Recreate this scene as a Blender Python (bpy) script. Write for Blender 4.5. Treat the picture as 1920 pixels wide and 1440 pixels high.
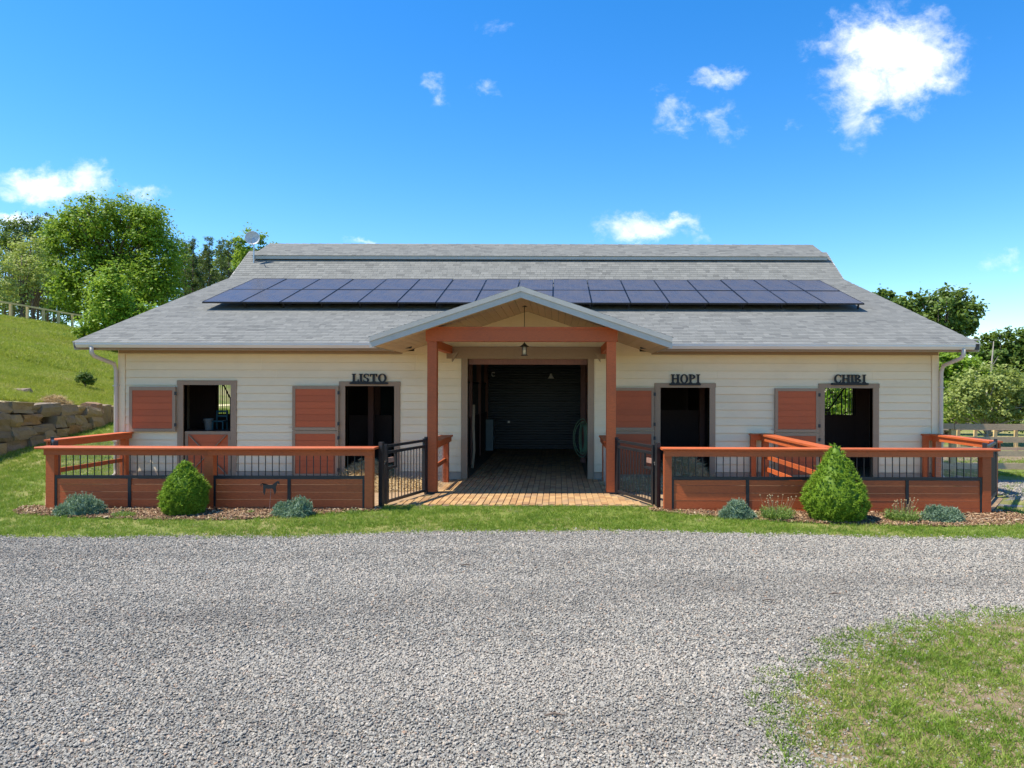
import bpy, math, random
import numpy as np
from mathutils import Vector, Matrix
R = math.radians
random.seed(7); rng = np.random.default_rng(7)
for o in list(bpy.data.objects): bpy.data.objects.remove(o)
scene = bpy.context.scene
COL = scene.collection

# ---------------------------------------------------------------- camera
F = 1331.0; VX = 1045.0; VY = 730.0; CAMZ = 2.14; ROLL = 0.0024
cam_d = bpy.data.cameras.new('camera'); cam = bpy.data.objects.new('camera', cam_d); COL.objects.link(cam)
cam_d.sensor_width = 36; cam_d.lens = 36*F/1920
cam_d.shift_x = (960-VX)/1920; cam_d.shift_y = (VY-720)/1920
cam_d.clip_start = 0.1; cam_d.clip_end = 2000
cam.location = (0, 0, CAMZ)
cam.rotation_euler = (Matrix.Rotation(R(90), 3, 'X') @ Matrix.Rotation(math.atan(ROLL), 3, 'Z')).to_euler()
scene.camera = cam

# ---------------------------------------------------------------- world, sun, exposure
SUN = Vector((1.0, 0.22, -1.85)).normalized()          # direction the light travels
world = bpy.data.worlds.new('World'); scene.world = world; world.use_nodes = True
wt = world.node_tree; wt.nodes.clear()
def wn(t, **k):
    n = wt.nodes.new(t)
    for a, b in k.items(): setattr(n, a, b)
    return n
def wmath(op, a, b=None, c=None, clamp=False):
    n = wn('ShaderNodeMath', operation=op); n.use_clamp = clamp
    for i, s in enumerate((a, b, c)):
        if s is None: continue
        if isinstance(s, (int, float)): n.inputs[i].default_value = s
        else: wt.links.new(s, n.inputs[i])
    return n.outputs[0]
sky = wn('ShaderNodeTexSky', sky_type='NISHITA'); sky.sun_disc = False
S = -SUN
sky.sun_elevation = math.asin(S.z); sky.sun_rotation = math.atan2(S.x, S.y)
sky.air_density = 1.0; sky.dust_density = 0.25; sky.ozone_density = 3.0; sky.altitude = 300
hsv = wn('ShaderNodeHueSaturation'); hsv.inputs['Saturation'].default_value = 1.38; hsv.inputs['Hue'].default_value = 0.503; hsv.inputs['Value'].default_value = 1.0
wt.links.new(sky.outputs[0], hsv.inputs['Color'])
tc = wn('ShaderNodeTexCoord'); sp = wn('ShaderNodeSeparateXYZ'); wt.links.new(tc.outputs['Generated'], sp.inputs[0])
ysafe = wmath('MAXIMUM', sp.outputs[1], 0.05)
U = wmath('DIVIDE', sp.outputs[0], ysafe); V = wmath('DIVIDE', sp.outputs[2], ysafe)
nz = wn('ShaderNodeTexNoise', noise_dimensions='3D'); nz.inputs['Scale'].default_value = 24; nz.inputs['Detail'].default_value = 9; nz.inputs['Roughness'].default_value = 0.66
nz.inputs['Distortion'].default_value = 0.3
cb = wn('ShaderNodeCombineXYZ'); wt.links.new(U, cb.inputs[0]); wt.links.new(wmath('MULTIPLY', V, 1.25), cb.inputs[1]); cb.inputs[2].default_value = 3.7
wt.links.new(cb.outputs[0], nz.inputs['Vector'])
# cumulus puffs, by direction (tangent of azimuth, tangent of height): centre, half widths, weight
CL = [(1660,90,105,66,1.2),(1620,155,78,64,.9),(1605,220,48,58,.66),(1735,110,75,64,1.1),(1690,140,70,60,.95),(1755,25,30,34,.5),(1550,85,36,26,.5),(1350,150,50,28,.62),(1255,210,45,42,.55),(1360,230,45,45,.4),(820,172,30,34,.5),
      (1205,428,75,30,.95),(1262,416,50,18,.75),(95,352,110,32,.95),(165,335,50,32,.85),(265,366,40,16,.6),(900,160,50,20,.3),(925,45,45,30,.3),
      (700,457,40,10,.6),(1785,560,60,26,.6),(1840,605,40,16,.4),(1880,490,45,16,.4),(30,415,70,14,.8),(1310,440,50,14,.45),(1480,225,40,18,.3),(2150,260,160,60,.9),(-260,240,180,50,.9),(2500,420,220,50,.9),(-650,380,220,45,.9)]
wz = wn('ShaderNodeTexNoise'); wz.inputs['Scale'].default_value = 22; wz.inputs['Detail'].default_value = 8; wz.inputs['Roughness'].default_value = .62; wt.links.new(cb.outputs[0], wz.inputs['Vector'])
ws = wn('ShaderNodeSeparateColor'); wt.links.new(wz.outputs['Color'], ws.inputs[0])
U0, V0 = U, V
U = wmath('ADD', U0, wmath('MULTIPLY', wmath('SUBTRACT', ws.outputs[0], .5), .085)); V = wmath('ADD', V0, wmath('MULTIPLY', wmath('SUBTRACT', ws.outputs[1], .5), .065))
acc = None
for (px, py, a, b, w) in CL:
    uu = wmath('MULTIPLY', wmath('SUBTRACT', U, (px-VX)/F), F/a); vv = wmath('MULTIPLY', wmath('SUBTRACT', V, (VY-py)/F), F/b)
    r2 = wmath('ADD', wmath('MULTIPLY', uu, uu), wmath('MULTIPLY', vv, vv))
    m = wmath('MULTIPLY', wmath('EXPONENT', wmath('MULTIPLY', r2, -1.0)), w)
    acc = m if acc is None else wmath('MAXIMUM', acc, m)
dens = wmath('ADD', acc, wmath('MULTIPLY', wmath('SUBTRACT', nz.outputs['Fac'], 0.5), 1.3))
gate = wmath('MULTIPLY', acc, 6.0, clamp=True)
mr = wn('ShaderNodeMapRange', interpolation_type='SMOOTHSTEP'); mr.inputs['From Min'].default_value = 0.16; mr.inputs['From Max'].default_value = 1.2
wt.links.new(wmath('MULTIPLY', dens, gate), mr.inputs['Value'])
front = wmath('GREATER_THAN', sp.outputs[1], 0.06)
mixc = wn('ShaderNodeMix', data_type='RGBA'); wt.links.new(wmath('MULTIPLY', mr.outputs[0], wmath('MULTIPLY', front, 0.95)), mixc.inputs['Factor'])
wt.links.new(hsv.outputs[0], mixc.inputs['A']); cn = wn('ShaderNodeTexNoise'); cn.inputs['Scale'].default_value = 9; cn.inputs['Detail'].default_value = 6; wt.links.new(cb.outputs[0], cn.inputs['Vector'])
cr = wn('ShaderNodeValToRGB'); cr.color_ramp.elements[0].position = .38; cr.color_ramp.elements[0].color = (4.6, 4.85, 5.3, 1); cr.color_ramp.elements[1].position = .56; cr.color_ramp.elements[1].color = (6.0, 6.05, 6.15, 1)
wt.links.new(cn.outputs['Fac'], cr.inputs[0]); wt.links.new(cr.outputs[0], mixc.inputs['B'])
bg = wn('ShaderNodeBackground'); bg.inputs['Strength'].default_value = 0.135; wt.links.new(mixc.outputs['Result'], bg.inputs['Color'])
wo = wn('ShaderNodeOutputWorld'); wt.links.new(bg.outputs[0], wo.inputs['Surface'])
sun_d = bpy.data.lights.new('sun', 'SUN'); sun_d.energy = 4.2; sun_d.angle = R(0.53); sun_d.color = (1.0, 0.915, 0.79)
sun = bpy.data.objects.new('sun', sun_d); COL.objects.link(sun); sun.rotation_euler = SUN.to_track_quat('-Z', 'Y').to_euler(); sun.location = (-30, -5, 50)
scene.view_settings.view_transform = 'Standard'; scene.view_settings.look = 'None'; scene.view_settings.exposure = 0.95; scene.view_settings.gamma = 1
scene.render.engine = 'CYCLES'; scene.cycles.max_bounces = 8; scene.cycles.transparent_max_bounces = 12

# ---------------------------------------------------------------- pixel -> place helpers
def unroll(px, py): return py - ROLL*(px-960)
def X(px, d): return (px-VX)*d/F
def Z(px, py, d): return CAMZ + (VY-unroll(px, py))*d/F
def GD(px, py): return CAMZ*F/(unroll(px, py)-VY)       # distance of a flat-ground pixel
D = 16.8                                               # barn front wall
WX = lambda px: X(px, D)
WZ = lambda py, px=960: Z(px, py, D)
def sstep(t): t = np.clip(t, 0, 1); return t*t*(3-2*t)

# ---------------------------------------------------------------- materials
MATS = {}
class NT:
    def __init__(s, name):
        m = bpy.data.materials.new(name); m.use_nodes = True; s.m = m; s.t = m.node_tree; s.t.nodes.clear(); MATS[name] = m
        s.out = s.n('ShaderNodeOutputMaterial'); s.b = s.n('ShaderNodeBsdfPrincipled'); s.t.links.new(s.b.outputs[0], s.out.inputs['Surface'])
    def n(s, t, **k):
        q = s.t.nodes.new(t)
        for a, b in k.items(): setattr(q, a, b)
        return q
    def l(s, a, b): s.t.links.new(a, b)
    def coord(s, scale=(1, 1, 1), kind='Object'):
        c = s.n('ShaderNodeTexCoord'); mp = s.n('ShaderNodeMapping'); mp.inputs['Scale'].default_value = scale
        s.l(c.outputs[kind], mp.inputs[0]); return mp.outputs[0]
    def pos(s, scale=(1, 1, 1)):
        c = s.n('ShaderNodeNewGeometry'); mp = s.n('ShaderNodeMapping'); mp.inputs['Scale'].default_value = scale
        s.l(c.outputs['Position'], mp.inputs[0]); return mp.outputs[0]
    def noise(s, vec, scale, detail=4, rough=.55, dist=0):
        q = s.n('ShaderNodeTexNoise'); q.inputs['Scale'].default_value = scale; q.inputs['Detail'].default_value = detail; q.inputs['Roughness'].default_value = rough; q.inputs['Distortion'].default_value = dist
        s.l(vec, q.inputs['Vector']); return q.outputs['Fac']
    def ramp(s, fac, stops):
        q = s.n('ShaderNodeValToRGB'); e = q.color_ramp.elements
        while len(e) < len(stops): e.new(.5)
        for i, (p, c) in enumerate(stops): e[i].position = p; e[i].color = (*c, 1) if len(c) == 3 else c
        s.l(fac, q.inputs[0]); return q.outputs[0]
    def mix(s, fac, a, b, mode='MIX'):
        q = s.n('ShaderNodeMix', data_type='RGBA', blend_type=mode)
        for sock, v in ((q.inputs['Factor'], fac), (q.inputs['A'], a), (q.inputs['B'], b)):
            if isinstance(v, (int, float)): sock.default_value = v
            elif isinstance(v, tuple): sock.default_value = (*v, 1) if len(v) == 3 else v
            else: s.l(v, sock)
        return q.outputs['Result']
    def math(s, op, a, b=None, clamp=False):
        q = s.n('ShaderNodeMath', operation=op); q.use_clamp = clamp
        for i, v in enumerate((a, b)):
            if v is None: continue
            if isinstance(v, (int, float)): q.inputs[i].default_value = v
            else: s.l(v, q.inputs[i])
        return q.outputs[0]
    def rnd(s): return s.n('ShaderNodeObjectInfo').outputs['Random']
    def attr(s, name): return s.n('ShaderNodeAttribute', attribute_name=name).outputs['Fac']
    def bump(s, h, strength=.3, dist=.01):
        q = s.n('ShaderNodeBump'); q.inputs['Strength'].default_value = strength; q.inputs['Distance'].default_value = dist
        s.l(h, q.inputs['Height']); s.l(q.outputs[0], s.b.inputs['Normal'])
    def col(s, c): 
        if isinstance(c, tuple): s.b.inputs['Base Color'].default_value = (*c, 1)
        else: s.l(c, s.b.inputs['Base Color'])
    def rough(s, r):
        if isinstance(r, (int, float)): s.b.inputs['Roughness'].default_value = r
        else: s.l(r, s.b.inputs['Roughness'])
def mul(c, k): return tuple(min(1, v*k) for v in c)
def painted(name, c, var=.14, rough=.6, dirt=(.16,.12,.08), dirt_amt=.25, grain=(1,1,1), gscale=6, bump=.15):
    """painted or stained surface: piece-to-piece tone, faint grain, soft grime"""
    t = NT(name); p = t.pos()
    pg = t.pos(grain)
    n1 = t.noise(pg, gscale, 6, .65); n2 = t.noise(p, 1.3, 5, .6)
    base = t.ramp(n1, [(.25, mul(c, 1-var)), (.5, c), (.78, mul(c, 1+var*.8))])
    hv = t.n('ShaderNodeHueSaturation'); t.l(base, hv.inputs['Color'])
    t.l(t.math('ADD', t.math('MULTIPLY', t.rnd(), var*1.3), 1-var*.65), hv.inputs['Value'])
    d = t.math('MULTIPLY', t.math('SUBTRACT', n2, .5, True), dirt_amt*3.2, True)
    t.col(t.mix(d, hv.outputs[0], dirt)); t.rough(rough); t.bump(n1, bump, .004); return t.m
painted('red_stain', (.46,.098,.021), .26, .62, (.12,.045,.03), .3, (3,3,14), 5, .25)
painted('red_door', (.44,.092,.024), .16, .6, (.15,.05,.03), .22, (2,2,20), 5, .2)
painted('siding_cream', (.78,.655,.43), .05, .62, (.40,.31,.2), .16, (1,1,8), 6, .1)
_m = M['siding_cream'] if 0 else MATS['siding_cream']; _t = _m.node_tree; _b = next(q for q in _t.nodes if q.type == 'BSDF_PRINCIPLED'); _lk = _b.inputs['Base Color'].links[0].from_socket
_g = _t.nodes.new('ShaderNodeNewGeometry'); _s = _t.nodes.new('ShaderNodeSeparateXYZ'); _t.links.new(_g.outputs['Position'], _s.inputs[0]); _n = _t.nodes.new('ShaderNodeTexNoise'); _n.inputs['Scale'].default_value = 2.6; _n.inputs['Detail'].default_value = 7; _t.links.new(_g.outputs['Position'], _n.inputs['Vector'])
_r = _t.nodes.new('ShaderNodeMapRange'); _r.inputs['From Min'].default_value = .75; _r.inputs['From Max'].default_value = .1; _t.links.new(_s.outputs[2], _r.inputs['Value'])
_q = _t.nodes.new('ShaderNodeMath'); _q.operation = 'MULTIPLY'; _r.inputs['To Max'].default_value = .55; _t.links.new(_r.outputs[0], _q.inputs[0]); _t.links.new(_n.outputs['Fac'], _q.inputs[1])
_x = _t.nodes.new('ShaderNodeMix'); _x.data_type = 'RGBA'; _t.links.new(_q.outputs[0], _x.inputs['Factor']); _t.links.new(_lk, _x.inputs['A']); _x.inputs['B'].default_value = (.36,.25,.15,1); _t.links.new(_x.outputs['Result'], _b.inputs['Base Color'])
painted('taupe', (.30,.208,.128), .1, .62, (.36,.3,.22), .2, (3,3,3), 7, .12)
painted('concrete', (.37,.29,.205), .15, .85, (.12,.1,.08), .3, (1,1,1), 9, .4)
painted('gutter_metal', (.70,.67,.61), .05, .38, (.3,.28,.25), .16, (.5,4,4), 5, .03)
painted('fascia_grey', (.44,.42,.365), .08, .6, (.45,.46,.46), .2, (1,1,1), 6, .1)
painted('downspout', (.58,.51,.42), .05, .45, (.3,.25,.2), .2, (1,1,1), 6, .05)
painted('soffit', (.56,.43,.28), .1, .65, (.25,.19,.13), .25, (6,1,6), 6, .12)
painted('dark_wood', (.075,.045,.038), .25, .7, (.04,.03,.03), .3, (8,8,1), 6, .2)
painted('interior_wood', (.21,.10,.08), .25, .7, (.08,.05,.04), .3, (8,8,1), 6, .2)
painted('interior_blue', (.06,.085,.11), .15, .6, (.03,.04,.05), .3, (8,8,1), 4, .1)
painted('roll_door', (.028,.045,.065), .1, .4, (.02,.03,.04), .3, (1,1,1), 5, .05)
painted('fence_grey_wood', (.50,.35,.215), .25, .8, (.14,.11,.09), .35, (2,8,8), 6, .4)
painted('fence_tan_wood', (.66,.47,.20), .2, .8, (.28,.2,.11), .3, (8,8,2), 6, .3)
painted('bark', (.13,.095,.07), .3, .9, (.05,.04,.03), .35, (6,6,1.5), 5, .6)
painted('bark_pale', (.30,.27,.23), .3, .9, (.12,.1,.08), .35, (6,6,1.5), 5, .5)
painted('sign_black', (.008,.011,.011), .1, .65, (.014,.017,.017), .2, (1,1,1), 9, .03)
painted('white_plastic', (.68,.68,.66), .05, .4, (.4,.38,.34), .2, (1,1,1), 6, .02)
painted('hose_green', (.20,.36,.22), .1, .45, (.1,.14,.09), .2, (1,1,1), 6, .02)
painted('rope', (.42,.33,.22), .15, .8, (.2,.15,.1), .2, (1,1,1), 30, .2)
painted('blue_plastic', (.07,.2,.24), .1, .4, (.04,.07,.08), .2, (1,1,1), 6, .02)
painted('pale_cabinet', (.24,.32,.36), .05, .5, (.12,.14,.15), .2, (1,1,1), 6, .02)
painted('stucco_pale', (.6,.62,.62), .05, .7, (.4,.38,.34), .2, (1,1,1), 6, .1)
def metal(name, c, rough, met=0.0):
    t = NT(name); n = t.noise(t.pos(), 14, 5, .6)
    t.col(t.ramp(n, [(.3, mul(c, .75)), (.55, c), (.8, tuple(v*1.25+.008 for v in c))])); t.b.inputs['Metallic'].default_value = met
    t.rough(t.math('ADD', t.math('MULTIPLY', n, .25), rough-.1)); return t.m
metal('black_iron', (.014,.0155,.018), .42); metal('steel', (.5,.5,.5), .35, .9); metal('rust_rod', (.30,.17,.13), .7)
metal('panel_frame', (.012,.013,.016), .35); metal('dish_metal', (.56,.56,.55), .45)
# solar glass: cells and busbars under slightly hazy glass
t = NT('solar_glass'); p = t.coord()
bk = t.n('ShaderNodeTexBrick'); bk.offset = 0; bk.inputs['Scale'].default_value = 1
for k, v in (('Mortar Size', .004), ('Brick Width', .165), ('Row Height', .165), ('Mortar Smooth', .2)): bk.inputs[k].default_value = v
bk.inputs['Color1'].default_value = (.021,.021,.030,1); bk.inputs['Color2'].default_value = (.025,.023,.031,1); bk.inputs['Mortar'].default_value = (.06,.058,.066,1)
t.l(p, bk.inputs['Vector']); dust = t.noise(p, 2.2, 5, .6)
t.col(t.mix(t.math('ADD', t.math('MULTIPLY', dust, .40), .05), bk.outputs[0], (.24,.20,.155)))
t.rough(t.math('ADD', t.math('MULTIPLY', dust, .26), .16)); t.b.inputs['IOR'].default_value = 1.40; t.b.inputs['Specular Tint'].default_value = (1, .86, .68, 1)
# shingles
t = NT('shingle'); p = t.pos(); tone = t.attr('tone'); n = t.noise(p, 60, 3, .7); n2 = t.noise(p, .7, 4, .6)
c = t.ramp(tone, [(0, (.10,.103,.094)), (.2, (.135,.139,.126)), (.5, (.16,.164,.148)), (1, (.205,.208,.187))])
c = t.mix(t.math('MULTIPLY', n, .15), c, (.12,.12,.115)); c = t.mix(t.math('MULTIPLY', t.math('SUBTRACT', n2, .45, True), .8, True), c, (.195,.198,.177))
t.col(c); t.rough(.92)
NTg = NT('roof_deck'); NTg.col((.07,.07,.07)); NTg.rough(.9)
# brick pavers
t = NT('paver'); p = t.pos(); tone = t.rnd(); n = t.noise(p, 22, 5, .6); n2 = t.noise(p, 1.6, 4, .6)
c = t.ramp(tone, [(0, (.34,.18,.066)), (.35, (.46,.27,.10)), (.7, (.54,.34,.135)), (1, (.42,.26,.115))])
c = t.mix(t.math('MULTIPLY', n, .4), c, (.20,.12,.08)); c = t.mix(t.math('MULTIPLY', t.math('SUBTRACT', n2, .48, True), 2.2, True), c, (.19,.13,.09))
t.col(c); t.rough(.85); t.bump(n, .3, .004)
t = NT('paver_many'); p = t.pos(); tone = t.attr('tone'); n = t.noise(p, 22, 5, .6); n2 = t.noise(p, 1.6, 4, .6)
c = t.ramp(tone, [(0, (.34,.18,.066)), (.35, (.46,.27,.10)), (.7, (.54,.34,.135)), (1, (.42,.26,.115))])
c = t.mix(t.math('MULTIPLY', n, .4), c, (.20,.12,.08)); c = t.mix(t.math('MULTIPLY', t.math('SUBTRACT', n2, .48, True), 2.2, True), c, (.19,.13,.09))
t.col(c); t.rough(.85); t.bump(n, .3, .004)
# ground sheets
t = NT('lawn_soil'); p = t.pos(); n = t.noise(p, .35, 6, .6); n2 = t.noise(p, 9, 6, .7)
c = t.ramp(n, [(.3, (.13,.18,.018)), (.46, (.18,.215,.028)), (.56, (.25,.235,.06)), (.68, (.34,.26,.13))])
c = t.mix(t.math('MULTIPLY', n2, .6), c, (.08,.115,.02)); t.col(c); t.rough(.95); t.bump(n2, .9, .05)
t = NT('gravel_bed'); p = t.pos(); n = t.noise(p, 55, 4, .8); n2 = t.noise(p, .6, 5, .6)
c = t.ramp(n, [(.3, (.13,.12,.105)), (.5, (.22,.203,.175)), (.7, (.34,.31,.265))]); c = t.mix(t.math('MULTIPLY', n2, .4), c, (.17,.155,.135)); t.col(c); t.rough(.95); t.bump(n, 1.0, .02)
t = NT('stone_chip'); r = t.rnd(); p = t.pos(); n = t.noise(p, .55, 5, .6, .4); n3 = t.noise(p, 90, 3, .6)
c = t.ramp(r, [(0, (.178,.168,.140)), (.18, (.236,.224,.187)), (.42, (.295,.279,.232)), (.62, (.34,.32,.265)), (.8, (.385,.349,.28)), (.91, (.44,.36,.26)), (.96, (.51,.485,.42)), (1, (.34,.21,.125))])
nl = t.noise(t.pos((.16, 1.15, 1)), .9, 4, .55, .6)
c = t.mix(t.math('MULTIPLY', t.math('SUBTRACT', n, .47, True), 2.6, True), c, (.74,.73,.72), 'MULTIPLY'); c = t.mix(t.math('MULTIPLY', t.math('SUBTRACT', nl, .5, True), 3.4, True), c, (.60,.60,.61), 'MULTIPLY'); c = t.mix(t.math('MULTIPLY', t.math('SUBTRACT', .46, nl, True), 2.6, True), c, (.42,.38,.31)); c = t.mix(t.math('MULTIPLY', n3, .2), c, (.22,.2,.18)); t.col(c); t.rough(.88)
t = NT('mulch_bed'); p = t.pos(); n = t.noise(p, 30, 5, .8); t.col(t.ramp(n, [(.3, (.06,.032,.02)), (.55, (.15,.085,.05)), (.75, (.25,.165,.10))])); t.rough(.95); t.bump(n, 1, .02)
t = NT('mulch_chip'); r = t.rnd(); t.col(t.ramp(r, [(0, (.085,.04,.018)), (.35, (.19,.10,.048)), (.7, (.30,.185,.095)), (.9, (.42,.30,.17)), (1, (.5,.40,.27))])); t.rough(.9)
t = NT('straw'); r = t.rnd(); t.col(t.ramp(r, [(0, (.38,.26,.11)), (.5, (.54,.40,.19)), (1, (.66,.53,.30))])); t.rough(.85)
t = NT('pen_dirt'); p = t.pos(); n = t.noise(p, 12, 6, .7); n2 = t.noise(p, .9, 4, .6); c = t.ramp(n, [(.3, (.19,.12,.065)), (.55, (.35,.235,.125)), (.75, (.45,.33,.19))]); c = t.mix(t.math('MULTIPLY', t.math('SUBTRACT', n2, .5, True), 3, True), c, (.13,.09,.06)); t.col(c); t.rough(.95); t.bump(n, .8, .02)
t = NT('soil'); p = t.pos(); n = t.noise(p, 14, 6, .7); t.col(t.ramp(n, [(.3, (.13,.095,.05)), (.55, (.23,.165,.095)), (.75, (.34,.27,.19))])); t.rough(.95); t.bump(n, .9, .02)
# stones of the retaining wall
t = NT('boulder'); r = t.rnd(); p = t.pos(); n = t.noise(p, 3.5, 7, .7, .5); n2 = t.noise(p, 18, 5, .7)
c = t.ramp(r, [(0, (.13,.105,.08)), (.25, (.22,.165,.10)), (.5, (.31,.22,.115)), (.75, (.16,.135,.105)), (1, (.27,.14,.06))])
c = t.mix(t.math('MULTIPLY', t.math('SUBTRACT', n, .45, True), 2.6, True), c, (.17,.11,.07)); c = t.mix(t.math('MULTIPLY', n2, .2), c, (.42,.32,.2)); t.col(c); t.rough(.9); t.bump(t.math('ADD', n, t.math('MULTIPLY', n2, .4)), .8, .06)
def foliage(name, stops, trans=.35, rough=.55, src='tone', spatial=.8, sw=.75):
    t = NT(name); f = t.attr(src) if src != 'rnd' else t.rnd()
    n = t.noise(t.pos(), spatial, 4, .6)
    f = t.math('ADD', t.math('MULTIPLY', f, .6), t.math('MULTIPLY', t.math('SUBTRACT', n, .5-.28*.75/sw), sw), True)
    c = t.ramp(f, stops); t.col(c); t.rough(rough); t.b.inputs['Specular IOR Level'].default_value = .3
    tr = t.n('ShaderNodeBsdfTranslucent'); t.l(t.mix(.5, c, (.45,.6,.08), 'MIX'), tr.inputs['Color'])
    mx = t.n('ShaderNodeMixShader'); mx.inputs[0].default_value = trans; t.l(t.b.outputs[0], mx.inputs[1]); t.l(tr.outputs[0], mx.inputs[2]); t.l(mx.outputs[0], t.out.inputs['Surface'])
    return t.m
foliage('grass_blade', [(0, (.07,.135,.014)), (.35, (.14,.235,.02)), (.62, (.21,.305,.034)), (.85, (.30,.34,.075)), (1, (.46,.38,.18))], .3, .5, 'rnd', 1.5, 1.7)
foliage('grass_hill', [(0, (.15,.19,.016)), (.35, (.25,.29,.02)), (.65, (.34,.36,.035)), (.88, (.38,.34,.09)), (1, (.46,.36,.18))], .3, .5, 'rnd', .5, 1.4)
foliage('leaf_maple', [(0, (.055,.115,.008)), (.4, (.135,.24,.012)), (.75, (.21,.33,.018)), (1, (.28,.39,.035))], .38)
foliage('leaf_light', [(0, (.08,.15,.009)), (.4, (.17,.29,.012)), (.75, (.25,.38,.018)), (1, (.32,.44,.035))], .35)
foliage('leaf_dark', [(0, (.035,.065,.012)), (.4, (.07,.125,.018)), (.75, (.115,.18,.026)), (1, (.16,.23,.045))], .28)
foliage('leaf_willow', [(0, (.14,.17,.04)), (.4, (.27,.31,.07)), (.75, (.38,.42,.11)), (1, (.48,.50,.2))], .35)
foliage('leaf_pale', [(0, (.12,.155,.035)), (.4, (.22,.27,.06)), (.75, (.31,.36,.10)), (1, (.40,.42,.19))], .3)
foliage('needle_pine', [(0, (.02,.045,.018)), (.45, (.045,.085,.028)), (.8, (.07,.12,.035)), (1, (.11,.16,.05))], .2)
foliage('needle_spruce', [(0, (.085,.16,.012)), (.4, (.175,.30,.02)), (.75, (.26,.40,.03)), (1, (.35,.48,.06))], .25, .6, 'tone', 7)
foliage('needle_juniper', [(0, (.08,.14,.09)), (.45, (.18,.27,.175)), (.8, (.28,.38,.26)), (1, (.40,.48,.35))], .15, .6, 'tone', 7)
foliage('perennial', [(0, (.09,.17,.03)), (.45, (.17,.27,.05)), (.8, (.27,.35,.11)), (1, (.38,.40,.2))], .3, .5, 'tone', 5)
foliage('dry_stem', [(0, (.3,.22,.12)), (.5, (.42,.32,.18)), (1, (.52,.43,.27))], .1)
t = NT('lamp_glass'); t.col((.72,.70,.60)); t.rough(.35)
M = MATS

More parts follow.
